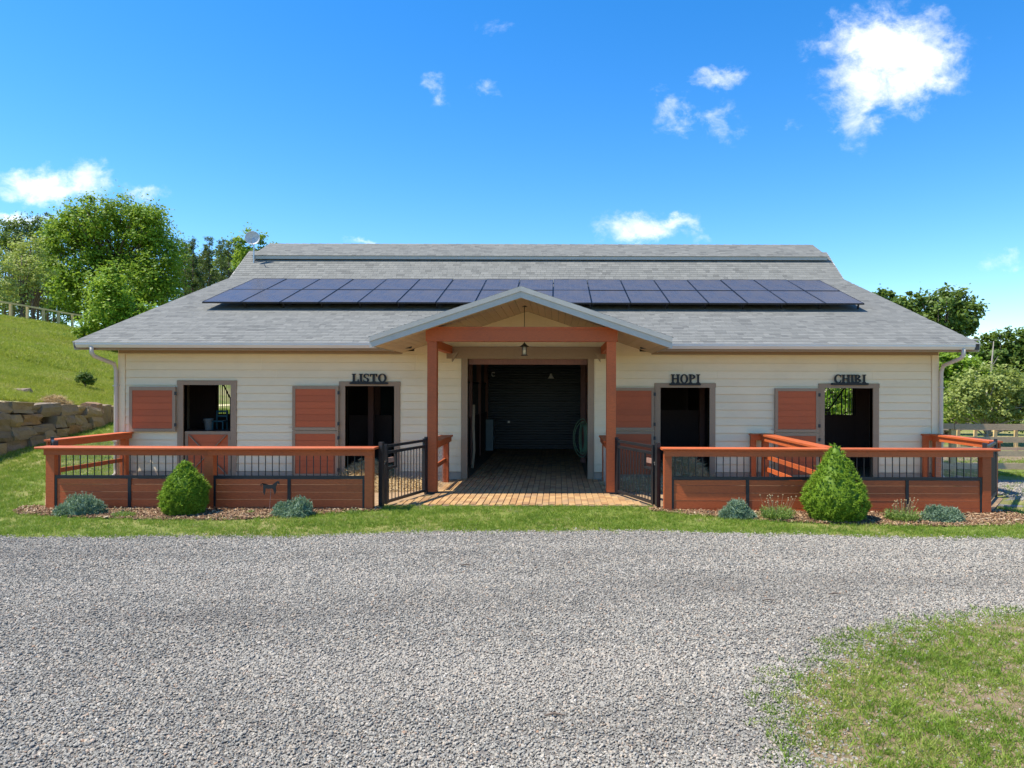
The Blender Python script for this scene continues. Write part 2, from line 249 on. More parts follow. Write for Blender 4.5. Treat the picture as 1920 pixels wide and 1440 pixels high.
# ---------------------------------------------------------------- building blocks
WLOC = {}
def link(o, parent=None, loc=None):
    COL.objects.link(o)
    if parent is not None:
        o.parent = parent; WLOC[o.name] = WLOC[parent.name].copy()
        if loc is not None: o.location = Vector(loc) - WLOC[parent.name]; WLOC[o.name] = Vector(loc)
    else:
        o.location = loc if loc is not None else (0, 0, 0); WLOC[o.name] = Vector(o.location)
    return o
def tag(o, label=None, cat=None, group=None, kind=None):
    if label: o['label'] = label
    if cat: o['category'] = cat
    if group: o['group'] = group
    if kind: o['kind'] = kind
    return o
def thing(name, label, cat, loc=(0, 0, 0), group=None):
    return tag(link(bpy.data.objects.new(name, None), None, loc), label, cat, group)
BOXF = [(0,3,2,1),(4,5,6,7),(0,1,5,4),(1,2,6,5),(2,3,7,6),(3,0,4,7)]
class MB:
    def __init__(s): s.v = []; s.f = []
    def hexa(s, p):
        b = len(s.v); s.v += [tuple(q) for q in p]; s.f += [tuple(b+i for i in f) for f in BOXF]; return s
    def box(s, x0, x1, y0, y1, z0, z1):
        return s.hexa([(x0,y0,z0),(x1,y0,z0),(x1,y1,z0),(x0,y1,z0),(x0,y0,z1),(x1,y0,z1),(x1,y1,z1),(x0,y1,z1)])
    def beam(s, p0, p1, w, h, up=(0, 0, 1)):
        p0, p1 = Vector(p0), Vector(p1); d = (p1-p0).normalized(); sd = d.cross(Vector(up)).normalized()*(w/2); u = sd.cross(d).normalized()*(h/2)
        return s.hexa([p0-sd-u, p0+sd-u, p1+sd-u, p1-sd-u, p0-sd+u, p0+sd+u, p1+sd+u, p1-sd+u])
    def tube(s, pts, r, n=8, cap=True):
        pts = [Vector(p) for p in pts]; rs = r if isinstance(r, (list, tuple)) else [r]*len(pts); b = len(s.v); ref = None
        for i, p in enumerate(pts):
            d = (pts[min(i+1, len(pts)-1)]-pts[max(i-1, 0)]).normalized()
            if ref is None: ref = d.orthogonal().normalized()
            a = (ref - d*ref.dot(d)).normalized(); ref = a; c = d.cross(a)
            for k in range(n):
                an = 2*math.pi*k/n; s.v.append(tuple(p+(a*math.cos(an)+c*math.sin(an))*rs[i]))
        for i in range(len(pts)-1):
            for k in range(n):
                s.f.append((b+i*n+k, b+i*n+(k+1)%n, b+(i+1)*n+(k+1)%n, b+(i+1)*n+k))
        if cap: s.f.append(tuple(b+k for k in range(n))[::-1]); s.f.append(tuple(b+(len(pts)-1)*n+k for k in range(n)))
        return s
    def prism(s, poly, fn, a, b):
        """poly: 2-D outline, fn(u, v, w) -> point, extruded from w=a to w=b"""
        n = len(poly); o = len(s.v)
        s.v += [tuple(fn(u, v, a)) for u, v in poly] + [tuple(fn(u, v, b)) for u, v in poly]
        s.f.append(tuple(o+i for i in range(n))[::-1]); s.f.append(tuple(o+n+i for i in range(n)))
        for i in range(n): s.f.append((o+i, o+(i+1)%n, o+n+(i+1)%n, o+n+i))
        return s
    def lathe(s, prof, c, n=16, axis=None):
        o = len(s.v); c = Vector(c); ax = Vector(axis or (0, 0, 1)).normalized(); a = ax.orthogonal().normalized(); b = ax.cross(a)
        for r, h in prof:
            for k in range(n):
                an = 2*math.pi*k/n; s.v.append(tuple(c+ax*h+(a*math.cos(an)+b*math.sin(an))*r))
        for i in range(len(prof)-1):
            for k in range(n): s.f.append((o+i*n+k, o+i*n+(k+1)%n, o+(i+1)*n+(k+1)%n, o+(i+1)*n+k))
        return s
    def build(s, name, mat, parent=None, loc=None, smooth=False, recalc=False):
        o0 = Vector(loc) if loc is not None else (WLOC[parent.name] if parent is not None else Vector((0, 0, 0)))
        me = bpy.data.meshes.new(name); me.from_pydata([(v[0]-o0.x, v[1]-o0.y, v[2]-o0.z) for v in s.v], [], s.f)
        if recalc:
            import bmesh
            bm = bmesh.new(); bm.from_mesh(me); bmesh.ops.recalc_face_normals(bm, faces=bm.faces); bm.to_mesh(me); bm.free()
        me.materials.append(M[mat] if isinstance(mat, str) else mat)
        if smooth: me.polygons.foreach_set('use_smooth', [True]*len(me.polygons))
        return link(bpy.data.objects.new(name, me), parent, loc)
def box(name, mat, parent, x0, x1, y0, y1, z0, z1): return MB().box(x0, x1, y0, y1, z0, z1).build(name, mat, parent)
def nmesh(name, verts, k, mat, tone=None, smooth=False):
    """fast mesh of n separate k-gons: verts (n,k,3), tone (n,) per face"""
    n = len(verts); me = bpy.data.meshes.new(name); me.vertices.add(n*k); me.vertices.foreach_set('co', np.asarray(verts, np.float32).ravel())
    me.loops.add(n*k); me.loops.foreach_set('vertex_index', np.arange(n*k, dtype=np.int32)); me.polygons.add(n)
    me.polygons.foreach_set('loop_start', np.arange(0, n*k, k, dtype=np.int32)); me.update(calc_edges=True); me.shade_flat()
    me.materials.append(M[mat])
    if tone is not None: a = me.attributes.new('tone', 'FLOAT', 'FACE'); a.data.foreach_set('value', np.asarray(tone, np.float32))
    return me
def gmesh(name, verts, faces, mat, tone=None):
    """mesh with uniform k-gon faces array"""
    verts = np.asarray(verts, np.float32); faces = np.asarray(faces, np.int32); n, k = faces.shape
    me = bpy.data.meshes.new(name); me.vertices.add(len(verts)); me.vertices.foreach_set('co', verts.ravel())
    me.loops.add(n*k); me.loops.foreach_set('vertex_index', faces.ravel()); me.polygons.add(n)
    me.polygons.foreach_set('loop_start', np.arange(0, n*k, k, dtype=np.int32)); me.update(calc_edges=True); me.shade_flat(); me.materials.append(M[mat])
    if tone is not None: a = me.attributes.new('tone', 'FLOAT', 'FACE'); a.data.foreach_set('value', np.asarray(tone, np.float32))
    return me
def scatter(name, pts, rot, scl, sources, label, cat):
    """one object of kind 'stuff': thousands of small pieces placed by geometry nodes"""
    n = len(pts); me = bpy.data.meshes.new(name); me.vertices.add(n); me.vertices.foreach_set('co', np.asarray(pts, np.float32).ravel())
    a = me.attributes.new('rot', 'FLOAT_VECTOR', 'POINT'); a.data.foreach_set('vector', np.asarray(rot, np.float32).ravel())
    a = me.attributes.new('scl', 'FLOAT', 'POINT'); a.data.foreach_set('value', np.asarray(scl, np.float32))
    a = me.attributes.new('pick', 'INT', 'POINT'); a.data.foreach_set('value', rng.integers(0, len(sources), n).astype(np.int32))
    o = link(bpy.data.objects.new(name, me)); tag(o, label, cat, None, 'stuff')
    c = bpy.data.collections.new(name+'_pieces')
    for i, m in enumerate(sources): c.objects.link(bpy.data.objects.new(name+'_piece', m))
    g = bpy.data.node_groups.new(name+'_scatter', 'GeometryNodeTree')
    g.interface.new_socket('Geometry', in_out='INPUT', socket_type='NodeSocketGeometry'); g.interface.new_socket('Geometry', in_out='OUTPUT', socket_type='NodeSocketGeometry')
    gi = g.nodes.new('NodeGroupInput'); go = g.nodes.new('NodeGroupOutput'); ip = g.nodes.new('GeometryNodeInstanceOnPoints'); ci = g.nodes.new('GeometryNodeCollectionInfo')
    ci.inputs['Collection'].default_value = c; ci.inputs['Separate Children'].default_value = True; ci.inputs['Reset Children'].default_value = True
    def at(nm, ty):
        q = g.nodes.new('GeometryNodeInputNamedAttribute'); q.data_type = ty; q.inputs[0].default_value = nm; return q.outputs[0]
    g.links.new(gi.outputs[0], ip.inputs['Points']); g.links.new(ci.outputs[0], ip.inputs['Instance']); ip.inputs['Pick Instance'].default_value = True
    g.links.new(at('pick', 'INT'), ip.inputs['Instance Index']); g.links.new(at('rot', 'FLOAT_VECTOR'), ip.inputs['Rotation']); g.links.new(at('scl', 'FLOAT'), ip.inputs['Scale'])
    g.links.new(ip.outputs[0], go.inputs[0]); md = o.modifiers.new('scatter', 'NODES'); md.node_group = g
    return o

# ================================================================ THE GROUND
WALLX = -16.1
def low_ground(x, y):
    x = np.asarray(x, float); y = np.asarray(y, float)
    z = -.05*sstep((x-1)/6)*sstep((13.6-y)/1.4)
    rise = np.minimum(.132*np.maximum(0, y-18.0), 1.3)*sstep((-10.6-x)/2.5)
    return z+rise-.68*sstep((y-19.5)/10)*sstep((x-9.2)/3)
def hill_top(y): return np.clip(1.77-.065*(np.asarray(y, float)-20.5), 1.38, 2.1)
def hill(x, y):
    u = np.maximum(0, WALLX-np.asarray(x, float))
    return hill_top(y) + .22*np.minimum(u, 30) + .05*np.clip(u-30, 0, 60) + .10*np.sin(u*.5+np.asarray(y)*.21)*sstep(u/6)*sstep((34-u)/6)
def ground(x, y): return np.where(np.asarray(x) < WALLX, hill(x, y), low_ground(x, y))
def sheet(name, xs, ys, zf, mat, label, cat, kind='structure', inside=None):
    gx, gy = np.meshgrid(xs, ys); gz = zf(gx, gy); nx = len(xs)
    v = np.stack([gx, gy, gz], -1).reshape(-1, 3); i, j = np.meshgrid(np.arange(len(xs)-1), np.arange(len(ys)-1)); a = (j*nx+i).ravel()
    f = np.stack([a, a+1, a+1+nx, a+nx], -1)
    if inside is not None: c = v[f].mean(1); f = f[inside(c[:, 0], c[:, 1])]
    o = link(bpy.data.objects.new(name, gmesh(name, v, f, mat))); me = o.data; me.shade_smooth()
    return tag(o, label, cat, None, kind)
xs = np.r_[np.linspace(WALLX, -9.5, 16), np.linspace(-9, 12, 22), np.linspace(13, 60, 25), np.linspace(80, 700, 12)]
ys = np.r_[np.linspace(-40, 2, 8), np.linspace(3, 32, 59), np.linspace(34, 80, 20), np.linspace(100, 1200, 14)]
sheet('ground', xs, ys, low_ground, 'lawn_soil', 'flat green lawn around the cream barn', 'ground')
xs = np.r_[np.linspace(-400, -80, 14), np.linspace(-70, WALLX, 60)]
ys = np.r_[np.linspace(-40, 14, 14), np.linspace(15, 80, 80), np.linspace(90, 1200, 18)]
sheet('hill', xs, ys, hill, 'lawn_soil', 'grassy bank rising behind the boulder wall', 'hill')
# outlines (world x, y) of the ground zones
def edge_noise(t, s=1.0, seed=0): return s*(.5*np.sin(t*2.1+seed)+.3*np.sin(t*5.3+seed*2)+.2*np.sin(t*11.7+seed*3))
def drive_far(x):   # far edge of the gravel
    x = np.asarray(x, float)
    return np.interp(x, [-14, -9.5, -6.5, -4, -1.5, 1.5, 4, 7, 10, 16], [9.95, 10.0, 10.2, 10.25, 10.65, 10.7, 10.5, 10.45, 10.4, 10.2]) + edge_noise(x, .07)
PATCH = [(1.05,3.0),(1.19,4.0),(1.29,4.83),(1.59,5.48),(2.4,6.2),(3.35,6.8),(4.7,7.16),(6.5,7.3),(9.0,7.0),(11,6),(11,2.4),(1.05,2.4)]
def in_poly(poly, x, y):
    x = np.asarray(x, float); y = np.asarray(y, float); r = np.zeros(x.shape, bool); n = len(poly)
    for i in range(n):
        (x1, y1), (x2, y2) = poly[i], poly[(i+1) % n]
        if y1 == y2: continue
        r ^= ((y1 > y) != (y2 > y)) & (x < (x2-x1)*(y-y1)/(y2-y1)+x1)
    return r
def poly_dist(poly, x, y):   # signed, + inside
    x = np.asarray(x, float); y = np.asarray(y, float); d = np.full(x.shape, 1e9)
    for i in range(len(poly)):
        (x1, y1), (x2, y2) = poly[i], poly[(i+1) % len(poly)]; L = (x2-x1)**2+(y2-y1)**2
        tt = np.clip(((x-x1)*(x2-x1)+(y-y1)*(y2-y1))/L, 0, 1); d = np.minimum(d, np.hypot(x-x1-tt*(x2-x1), y-y1-tt*(y2-y1)))
    return np.where(in_poly(poly, x, y), d, -d)
MULCH_L = [(-9.5,12.75),(-9.35,12.3),(-9.0,11.95),(-8.0,11.72),(-6.6,11.5),(-5.4,11.5),(-4.6,11.75),(-3.9,12.15),(-3.2,12.45),(-3.2,12.75)]
MULCH_R = [(1.7,12.75),(1.75,12.45),(2.4,12.05),(3.4,11.65),(4.6,11.45),(6.2,11.35),(7.4,11.5),(8.05,11.95),(8.0,12.75)]
def ngon(name, poly, z, mat, label, cat, zf=None):
    o = MB(); o.v = [(x, y, (zf(x, y) if zf else 0)+z) for x, y in poly]; o.f = [tuple(range(len(poly)))]
    ob = o.build(name, mat, None); n = ob.data.polygons[0].normal
    if n.z < 0: ob.data.flip_normals()
    return tag(ob, label, cat, None, 'structure')
# drive: fine strip mesh so that its far edge wanders
xs = np.linspace(-16, 18, 150); v = []; f = []
for i, x in enumerate(xs):
    yf = float(drive_far(x))
    for j, y in enumerate((-6, 3, 6, 8.5, 9.5, yf)): v.append((x, y, float(low_ground(x, y))+.006))
for i in range(len(xs)-1):
    for j in range(5): a = i*6+j; f.append((a, a+6, a+7, a+1))
b = MB(); b.v = v; b.f = f; tag(b.build('gravel_drive', 'gravel_bed'), 'wide grey gravel drive in front of the barn', 'drive', None, 'structure')
ngon('side_track', [(8.1,13.2),(9.4,12.9),(14,12.6),(30,12.2),(30,15.6),(16,16.2),(10.6,17),(9.2,19),(9.1,14.2)], .004, 'gravel_bed', 'gravel track running past the end of the barn', 'track', low_ground)
sheet('paddock', np.linspace(9.3, 44, 30), np.linspace(19.2, 33, 16), lambda a, b: low_ground(a, b)+.006, 'soil', 'bare sandy paddock behind the rail fence', 'paddock')
def fill_poly(poly, n):
    p = np.array(poly); lo, hi = p.min(0), p.max(0); q = rng.random((n*3, 2))*(hi-lo)+lo; q = q[in_poly(poly, q[:, 0], q[:, 1])]; return q[:n]
sub = [(x-(.12 if x > 3 else .1)*0, y) for x, y in PATCH]
ngon('worn_verge', [(x+.25, y-.15 if y > 3 else y) for x, y in PATCH], .010, 'soil', 'worn verge of sandy soil and weeds beside the drive', 'verge', low_ground)
ngon('mulch_bed', MULCH_L, .006, 'mulch_bed', 'bark mulch bed along the fence with the horse stake', 'flower bed', low_ground)
ngon('mulch_bed', MULCH_R, .006, 'mulch_bed', 'bark mulch bed along the fence near the stable named CHIBI', 'flower bed', low_ground)
PEN_L = [(-10.1,16.79),(-10.1,14.0),(-9.1,12.62),(-3.2,12.62),(-2.55,14.4),(-2.2,16.79)]
PEN_R = [(1.0,16.79),(1.1,14.4),(1.85,12.62),(7.75,12.62),(8.8,14.0),(8.8,16.79)]
ngon('pen_floor', PEN_L, .009, 'pen_dirt', 'sandy dirt floor of the pen outside the door named LISTO', 'pen floor')
ngon('pen_floor', PEN_R, .009, 'pen_dirt', 'sandy dirt floor of the pens outside HOPI and CHIBI', 'pen floor')

# ================================================================ BRICK APRON
APRON = [(-3.15,12.95),(1.8,12.95),(1.12,14.3),(1.02,16.8),(.72,16.8),(.72,25.1),(-2.12,25.1),(-2.12,16.8),(-2.45,16.8),(-2.5,14.3)]
apron = ngon('brick_apron', APRON, .012, 'soil', 'orange brick paved walk leading into the barn aisle', 'pavement')
bl, bw, gap = .24, .122, .007
meP = []
for k in range(4):
    m = MB(); j = [random.uniform(-.002, .002) for _ in range(4)]; c = .006
    x0, x1, y0, y1 = -bl/2+gap/2, bl/2-gap/2, -bw/2+gap/2, bw/2-gap/2
    m.hexa([(x0,y0,0),(x1,y0,0),(x1,y1,0),(x0,y1,0),(x0+c,y0+c,.016+j[0]),(x1-c,y0+c,.016+j[1]),(x1-c,y1-c,.016+j[2]),(x0+c,y1-c,.016+j[3])])
    me = bpy.data.meshes.new('brick'); me.from_pydata(m.v, [], m.f); me.materials.append(M['paver']); meP.append(me)
cnt = 0; rest = []
row = 0; y = 12.95+bl/2
while y < 25.0:                         # bricks laid lengthways to the barn, staggered columns
    for cidx in range(46):
        x = -3.2+bw/2+cidx*bw; yy = y+(bl/2 if cidx % 2 else 0)
        if poly_dist(APRON, np.array([x]), np.array([yy]))[0] < .06: continue
        if cnt < 300 and yy < 15.2:
            o = bpy.data.objects.new('brick', random.choice(meP)); link(o, apron); o.location = (x, yy, .014); o.rotation_euler = (0, 0, R(90)+random.uniform(-.012, .012)); cnt += 1
        else: rest.append((x, yy))
    y += bl
rest = np.array(rest); n = len(rest); hb = np.array([[-bw/2+gap/2, -bl/2+gap/2], [bw/2-gap/2, -bl/2+gap/2], [bw/2-gap/2, bl/2-gap/2], [-bw/2+gap/2, bl/2-gap/2]])
vv = np.zeros((n, 8, 3)); vv[:, :4, :2] = rest[:, None]+hb; vv[:, 4:, :2] = rest[:, None]+hb*.92; vv[:, :4, 2] = .014; vv[:, 4:, 2] = .030+rng.uniform(-.002, .002, (n, 4))
ff = (np.array(BOXF)[None]+np.arange(n)[:, None, None]*8).reshape(-1, 4)
o = link(bpy.data.objects.new('far_bricks', gmesh('far_bricks', vv.reshape(-1, 3), ff, 'paver_many', np.repeat(rng.random(n), 6))), apron); o['kind'] = 'stuff'

# ================================================================ THE BARN
barn = thing('barn', 'long cream horse barn with grey shingle roof and red gabled porch', 'barn', (-.7, D, 0))
BX0, BX1, BYB = WX(225), WX(1757), 35.8
EY, EZ, SL = 16.15, 3.20, .345                         # eave line, slope of the lower roof
YB = 23.85; ZBk = EZ+SL*(YB-EY)                        # roof break
RX0, RX1 = -11.0, 9.6
WT = 3.04                                             # top of the front wall
# openings in the front wall: (x0, x1, z0, z1)
AX0, AX1, AZ1 = WX(877), WX(1102), WZ(673, 990)
OPEN = [(WX(345), WX(434), 0, WZ(722, 390)), (WX(648), WX(740), 0, WZ(724, 694)), (AX0, AX1, 0, AZ1), (WX(1238), WX(1330), 0, WZ(727, 1284)), (WX(1545), WX(1636), 0, WZ(728, 1590))]
TRIM = []
tw = .135
for i, (a, b_, c, d_) in enumerate(OPEN):
    if i == 2: TRIM.append((a-.15, b_+.15, 0, 3.3))
    else: TRIM.append((a-tw, b_+tw, 0, d_+.105))
front = MB(); xs_ = [BX0+.02]
for (a, b_, c, d_) in OPEN: front.box(xs_[-1], a, D, D+.15, 0, WT); front.box(a, b_, D, D+.15, d_, WT); xs_.append(b_)
front.box(xs_[-1], BX1-.02, D, D+.15, 0, WT)
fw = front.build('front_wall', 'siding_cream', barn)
# lap siding, board by board
def lap(x0, x1, z0, z1, zb, zt):
    """board between z0 and z1 of a course running zb..zt: bottom edge proud"""
    th = lambda z: .010+.022*(zt-z)/(zt-zb)
    m = MB(); m.hexa([(x0, D-th(z0), z0), (x1, D-th(z0), z0), (x1, D-.001, z0), (x0, D-.001, z0), (x0, D-th(z1), z1), (x1, D-th(z1), z1), (x1, D-.001, z1), (x0, D-.001, z1)]); return m
CH = .184; z = .185; course = 0
while z < WT-.01:
    zt = min(z+CH, WT-.003)
    segs = [(BX0+.145, BX1-.145, z, zt)]
    for (a, b_, c, d_) in TRIM:
        new = []
        for (x0, x1, q0, q1) in segs:
            if b_ <= x0 or a >= x1 or d_ <= q0: new.append((x0, x1, q0, q1)); continue
            if a > x0: new.append((x0, a-.002, q0, q1))
            if b_ < x1: new.append((b_+.002, x1, q0, q1))
            if d_ < q1-.01: new.append((max(a, x0)-.002, min(b_, x1)+.002, d_+.001, q1))
        segs = new
    for (x0, x1, q0, q1) in segs:
        cut = x0; L = 3.66
        while x1-cut > L*1.15:
            step = L*random.uniform(.55, 1) if cut == x0 else L
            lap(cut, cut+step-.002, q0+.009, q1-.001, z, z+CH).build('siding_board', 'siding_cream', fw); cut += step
        if x1-cut > .02: lap(cut, x1-.001, q0+.009, q1-.001, z, z+CH).build('siding_board', 'siding_cream', fw)
    z += CH; course += 1
# skirt of bare concrete, corner boards, frieze
cut = BX0+.01
for (a, b_, c, d_) in TRIM+[(BX1-.01, BX1, 0, 1)]:
    box('foundation', 'concrete', barn, cut, a-.002, D-.05, D-.0005, -.1, .18); cut = b_+.002
for x0, x1 in ((BX0-.02, BX0+.14), (BX1-.14, BX1+.02)): box('corner_board', 'siding_cream', barn, x0, x1, D-.045, D+.14, .0, WT)
# aisle door casing
box('door_casing', 'taupe', barn, AX0-.145, AX0, D-.04, D+.16, 0, AZ1); box('door_casing', 'taupe', barn, AX1, AX1+.145, D-.04, D+.16, 0, AZ1)
box('door_header', 'taupe', barn, WX(838), WX(1135), D-.075, D-.002, AZ1, AZ1+.28)
box('inner_header', 'interior_wood', barn, AX0-.1, AX1+.1, D+.17, D+.32, AZ1-.13, AZ1+.1)
# stall door frames
def stall_frame(i):
    a, b_, c, d_ = OPEN[i]
    f_ = MB().box(a-tw, a, D-.045, D+.155, 0, d_).build('door_frame', 'taupe', barn)
    MB().box(b_, b_+tw, D-.045, D+.155, 0, d_).build('jamb', 'taupe', f_); MB().box(a-tw-.01, b_+tw+.01, D-.05, D+.155, d_, d_+.105).build('lintel', 'taupe', f_)
    MB().box(a+.001, b_-.001, D-.02, D+.14, -.02, .03).build('sill', 'concrete', f_)
for i in (0, 1, 3, 4): stall_frame(i)
def leaf(x0, x1, z0, z1, y, rows, x_brace=False, fr=.07, top_fr=None, ofs=0):
    """half of a dutch door: frame, boards one by one, hinges"""
    tf = top_fr or fr
    d_ = MB(); d_.box(x0+.004, x1-.004, y+.012, y+.042, z0+.004, z1-.004); root = d_.build('stall_door', 'red_door', barn)
    for nm, q in (('stile', (x0, x0+fr, z0, z1)), ('stile', (x1-fr, x1, z0, z1)), ('rail', (x0+fr+.001, x1-fr-.001, z0, z0+fr)), ('rail', (x0+fr+.001, x1-fr-.001, z1-tf, z1))):
        MB().box(q[0], q[1], y-.012, y+.046, q[2], q[3]).build(nm, 'taupe', root)
    zz = np.linspace(z0+fr, z1-tf, rows+1)
    for k in range(rows): MB().box(x0+fr, x1-fr, y+random.uniform(-.003, .003), y+.011, zz[k]+.004, zz[k+1]-.004).build('door_board', 'red_door', root)
    if x_brace:
        cx0, cx1, cz0, cz1 = x0+fr+.04, x1-fr-.04, z0+fr+.02, z1-tf-.02
        MB().beam((cx0, y-.008, cz0), (cx1, y-.008, cz1), .012, .085, (0, 1, 0)).build('brace', 'taupe', root)
        d2 = MB(); d2.beam((cx0, y-.010, cz1), (cx1, y-.010, cz0), .012, .085, (0, 1, 0)); d2.build('brace', 'taupe', root)
    for zz_ in (z0+.15*(z1-z0), z1-.15*(z1-z0)): MB().box(x1-.02, x1+.03, y-.022, y-.013, zz_-.04, zz_+.04).build('hinge', 'black_iron', root)
    return root
yL = D-.092
leaf(WX(247), WX(333), WZ(809, 290), WZ(725, 290), yL, 6, top_fr=.09)
leaf(WX(346), WX(433), .03, WZ(809, 390), D+.03, 5, True, .075)
for a, b_, zt_, zm_ in ((551, 637, 724, 807), (1149, 1226, 727, 807.5), (1451, 1533, 728, 811)):
    leaf(WX(a), WX(b_), WZ(zm_, a)+.006, WZ(zt_, a), yL, 6); leaf(WX(a), WX(b_), .07, WZ(zm_, a)-.006, yL, 6)
    MB().tube([(WX(a)-.09, yL+.02, WZ(zm_, a)+.08), (WX(a)+.02, yL-.015, WZ(zm_, a)+.08)], .008, 6).build('latch_bolt', 'steel', barn)
# side walls and back wall (lap siding as joined relief), with the stall windows
def roof_z(y):
    y = y if y <= 26.3 else 52.6-y
    return EZ+SL*(y-EY) if y <= YB else ZBk+.78*(min(y, 25.4)-YB)
def side_wall(x, s, wins, name):
    m = MB(); zc = 0
    while zc < 7:
        zt = zc+CH; spans = []; y0, y1 = D+.151, BYB
        # clip against the roof
        ys_ = [yy for yy in np.linspace(D+.151, BYB, 120) if roof_z(yy)-.12 > zt]
        if not ys_: break
        spans = [(ys_[0], ys_[-1])]
        for (wy0, wy1, wz0, wz1) in wins:
            nn = []
            for (p, q) in spans:
                if wz0 < zc+.09 < wz1 and p < wy0 and q > wy1: nn += [(p, wy0), (wy1, q)]
                else: nn.append((p, q))
            spans = nn
        for p, q in spans:
            m.hexa([(x-.1*s, p, zc), (x+.024*s, p, zc), (x+.024*s, q, zc), (x-.1*s, q, zc), (x-.1*s, p, zt), (x+.008*s, p, zt), (x+.008*s, q, zt), (x-.1*s, q, zt)])
        zc = zt
    w = m.build('side_wall', 'siding_cream', barn, recalc=True); return w
WIN_L = (21.3, 22.75, 1.3, 2.35); WIN_R = (21.2, 24.1, 1.25, 2.35)
sl_ = side_wall(BX0+.05, -1, [WIN_L], 'side_wall'); sr_ = side_wall(BX1-.05, 1, [WIN_R], 'side_wall')
for (xw, s, (a, b_, c, d_), par) in ((BX0+.05, -1, WIN_L, sl_), (BX1-.05, 1, WIN_R, sr_)):
    f_ = MB(); 
    for q in ((a-.08, a, c, d_), (b_, b_+.08, c, d_), (a-.08, b_+.08, c-.08, c), (a-.08, b_+.08, d_, d_+.08)): f_.box(min(xw-.13*s, xw+.05*s), max(xw-.13*s, xw+.05*s), q[0], q[1], q[2], q[3])
    f_.build('window_frame', 'taupe', par)
    for k in range(12):
        yy = a+(k+.5)*(b_-a)/12; MB().tube([(xw, yy, c), (xw, yy, d_)], .009, 6).build('window_bar', 'black_iron', par)
MB().box(BX0+.06, BX1-.06, BYB, BYB+.12, 0, 3.2).build('back_wall', 'siding_cream', barn)
# ---- roof decks
PCX = -.72; PHW = 2.96; PZ = 4.17; PSL = .335; PY0 = 14.0     # porch roof: centre, half width, ridge height, slope, front edge
PX0, PX1 = PCX-PHW, PCX+PHW
th = .14
def slab(m, x0, x1, ya, za, yb, zb, t=th):
    m.hexa([(x0, ya, za-t), (x1, ya, za-t), (x1, yb, zb-t), (x0, yb, zb-t), (x0, ya, za), (x1, ya, za), (x1, yb, zb), (x0, yb, zb)])
rz = lambda y: EZ+SL*(y-EY)
YC = 16.96
m = MB(); slab(m, RX0, PX0+.35, EY, EZ, YC, rz(YC)); slab(m, PX1-.35, RX1, EY, EZ, YC, rz(YC)); slab(m, RX0, RX1, YC, rz(YC), YB, ZBk)
slab(m, RX0, RX1, YB, ZBk, 25.4, ZBk+.78*(25.4-YB)); slab(m, RX0, RX1, 27.2, ZBk+.78*(25.4-YB), 52.6-YB, ZBk); slab(m, RX0, RX1, 52.6-YB, ZBk, 52.6-EY, EZ)
roof = m.build('roof', 'roof_deck', barn)
# raised ridge vent roof
CX0, CX1 = -10.65, 9.42; CY0, CZ0, CY1, CZ1 = 24.8, 6.80, 26.3, 7.50
m = MB(); slab(m, CX0, CX1, CY0, CZ0, CY1, CZ1, .07); slab(m, CX0, CX1, CY1, CZ1, 27.8, CZ0, .07); cap = m.build('ridge_vent_roof', 'roof_deck', barn)
box('ridge_vent_fascia', 'fascia_grey', barn, CX0, CX1, CY0-.03, CY0-.001, CZ0-.13, CZ0+.005)
box('ridge_vent_wall', 'dark_wood', barn, CX0+.15, CX1-.15, 25.2, 27.4, 6.3, CZ0+.02)
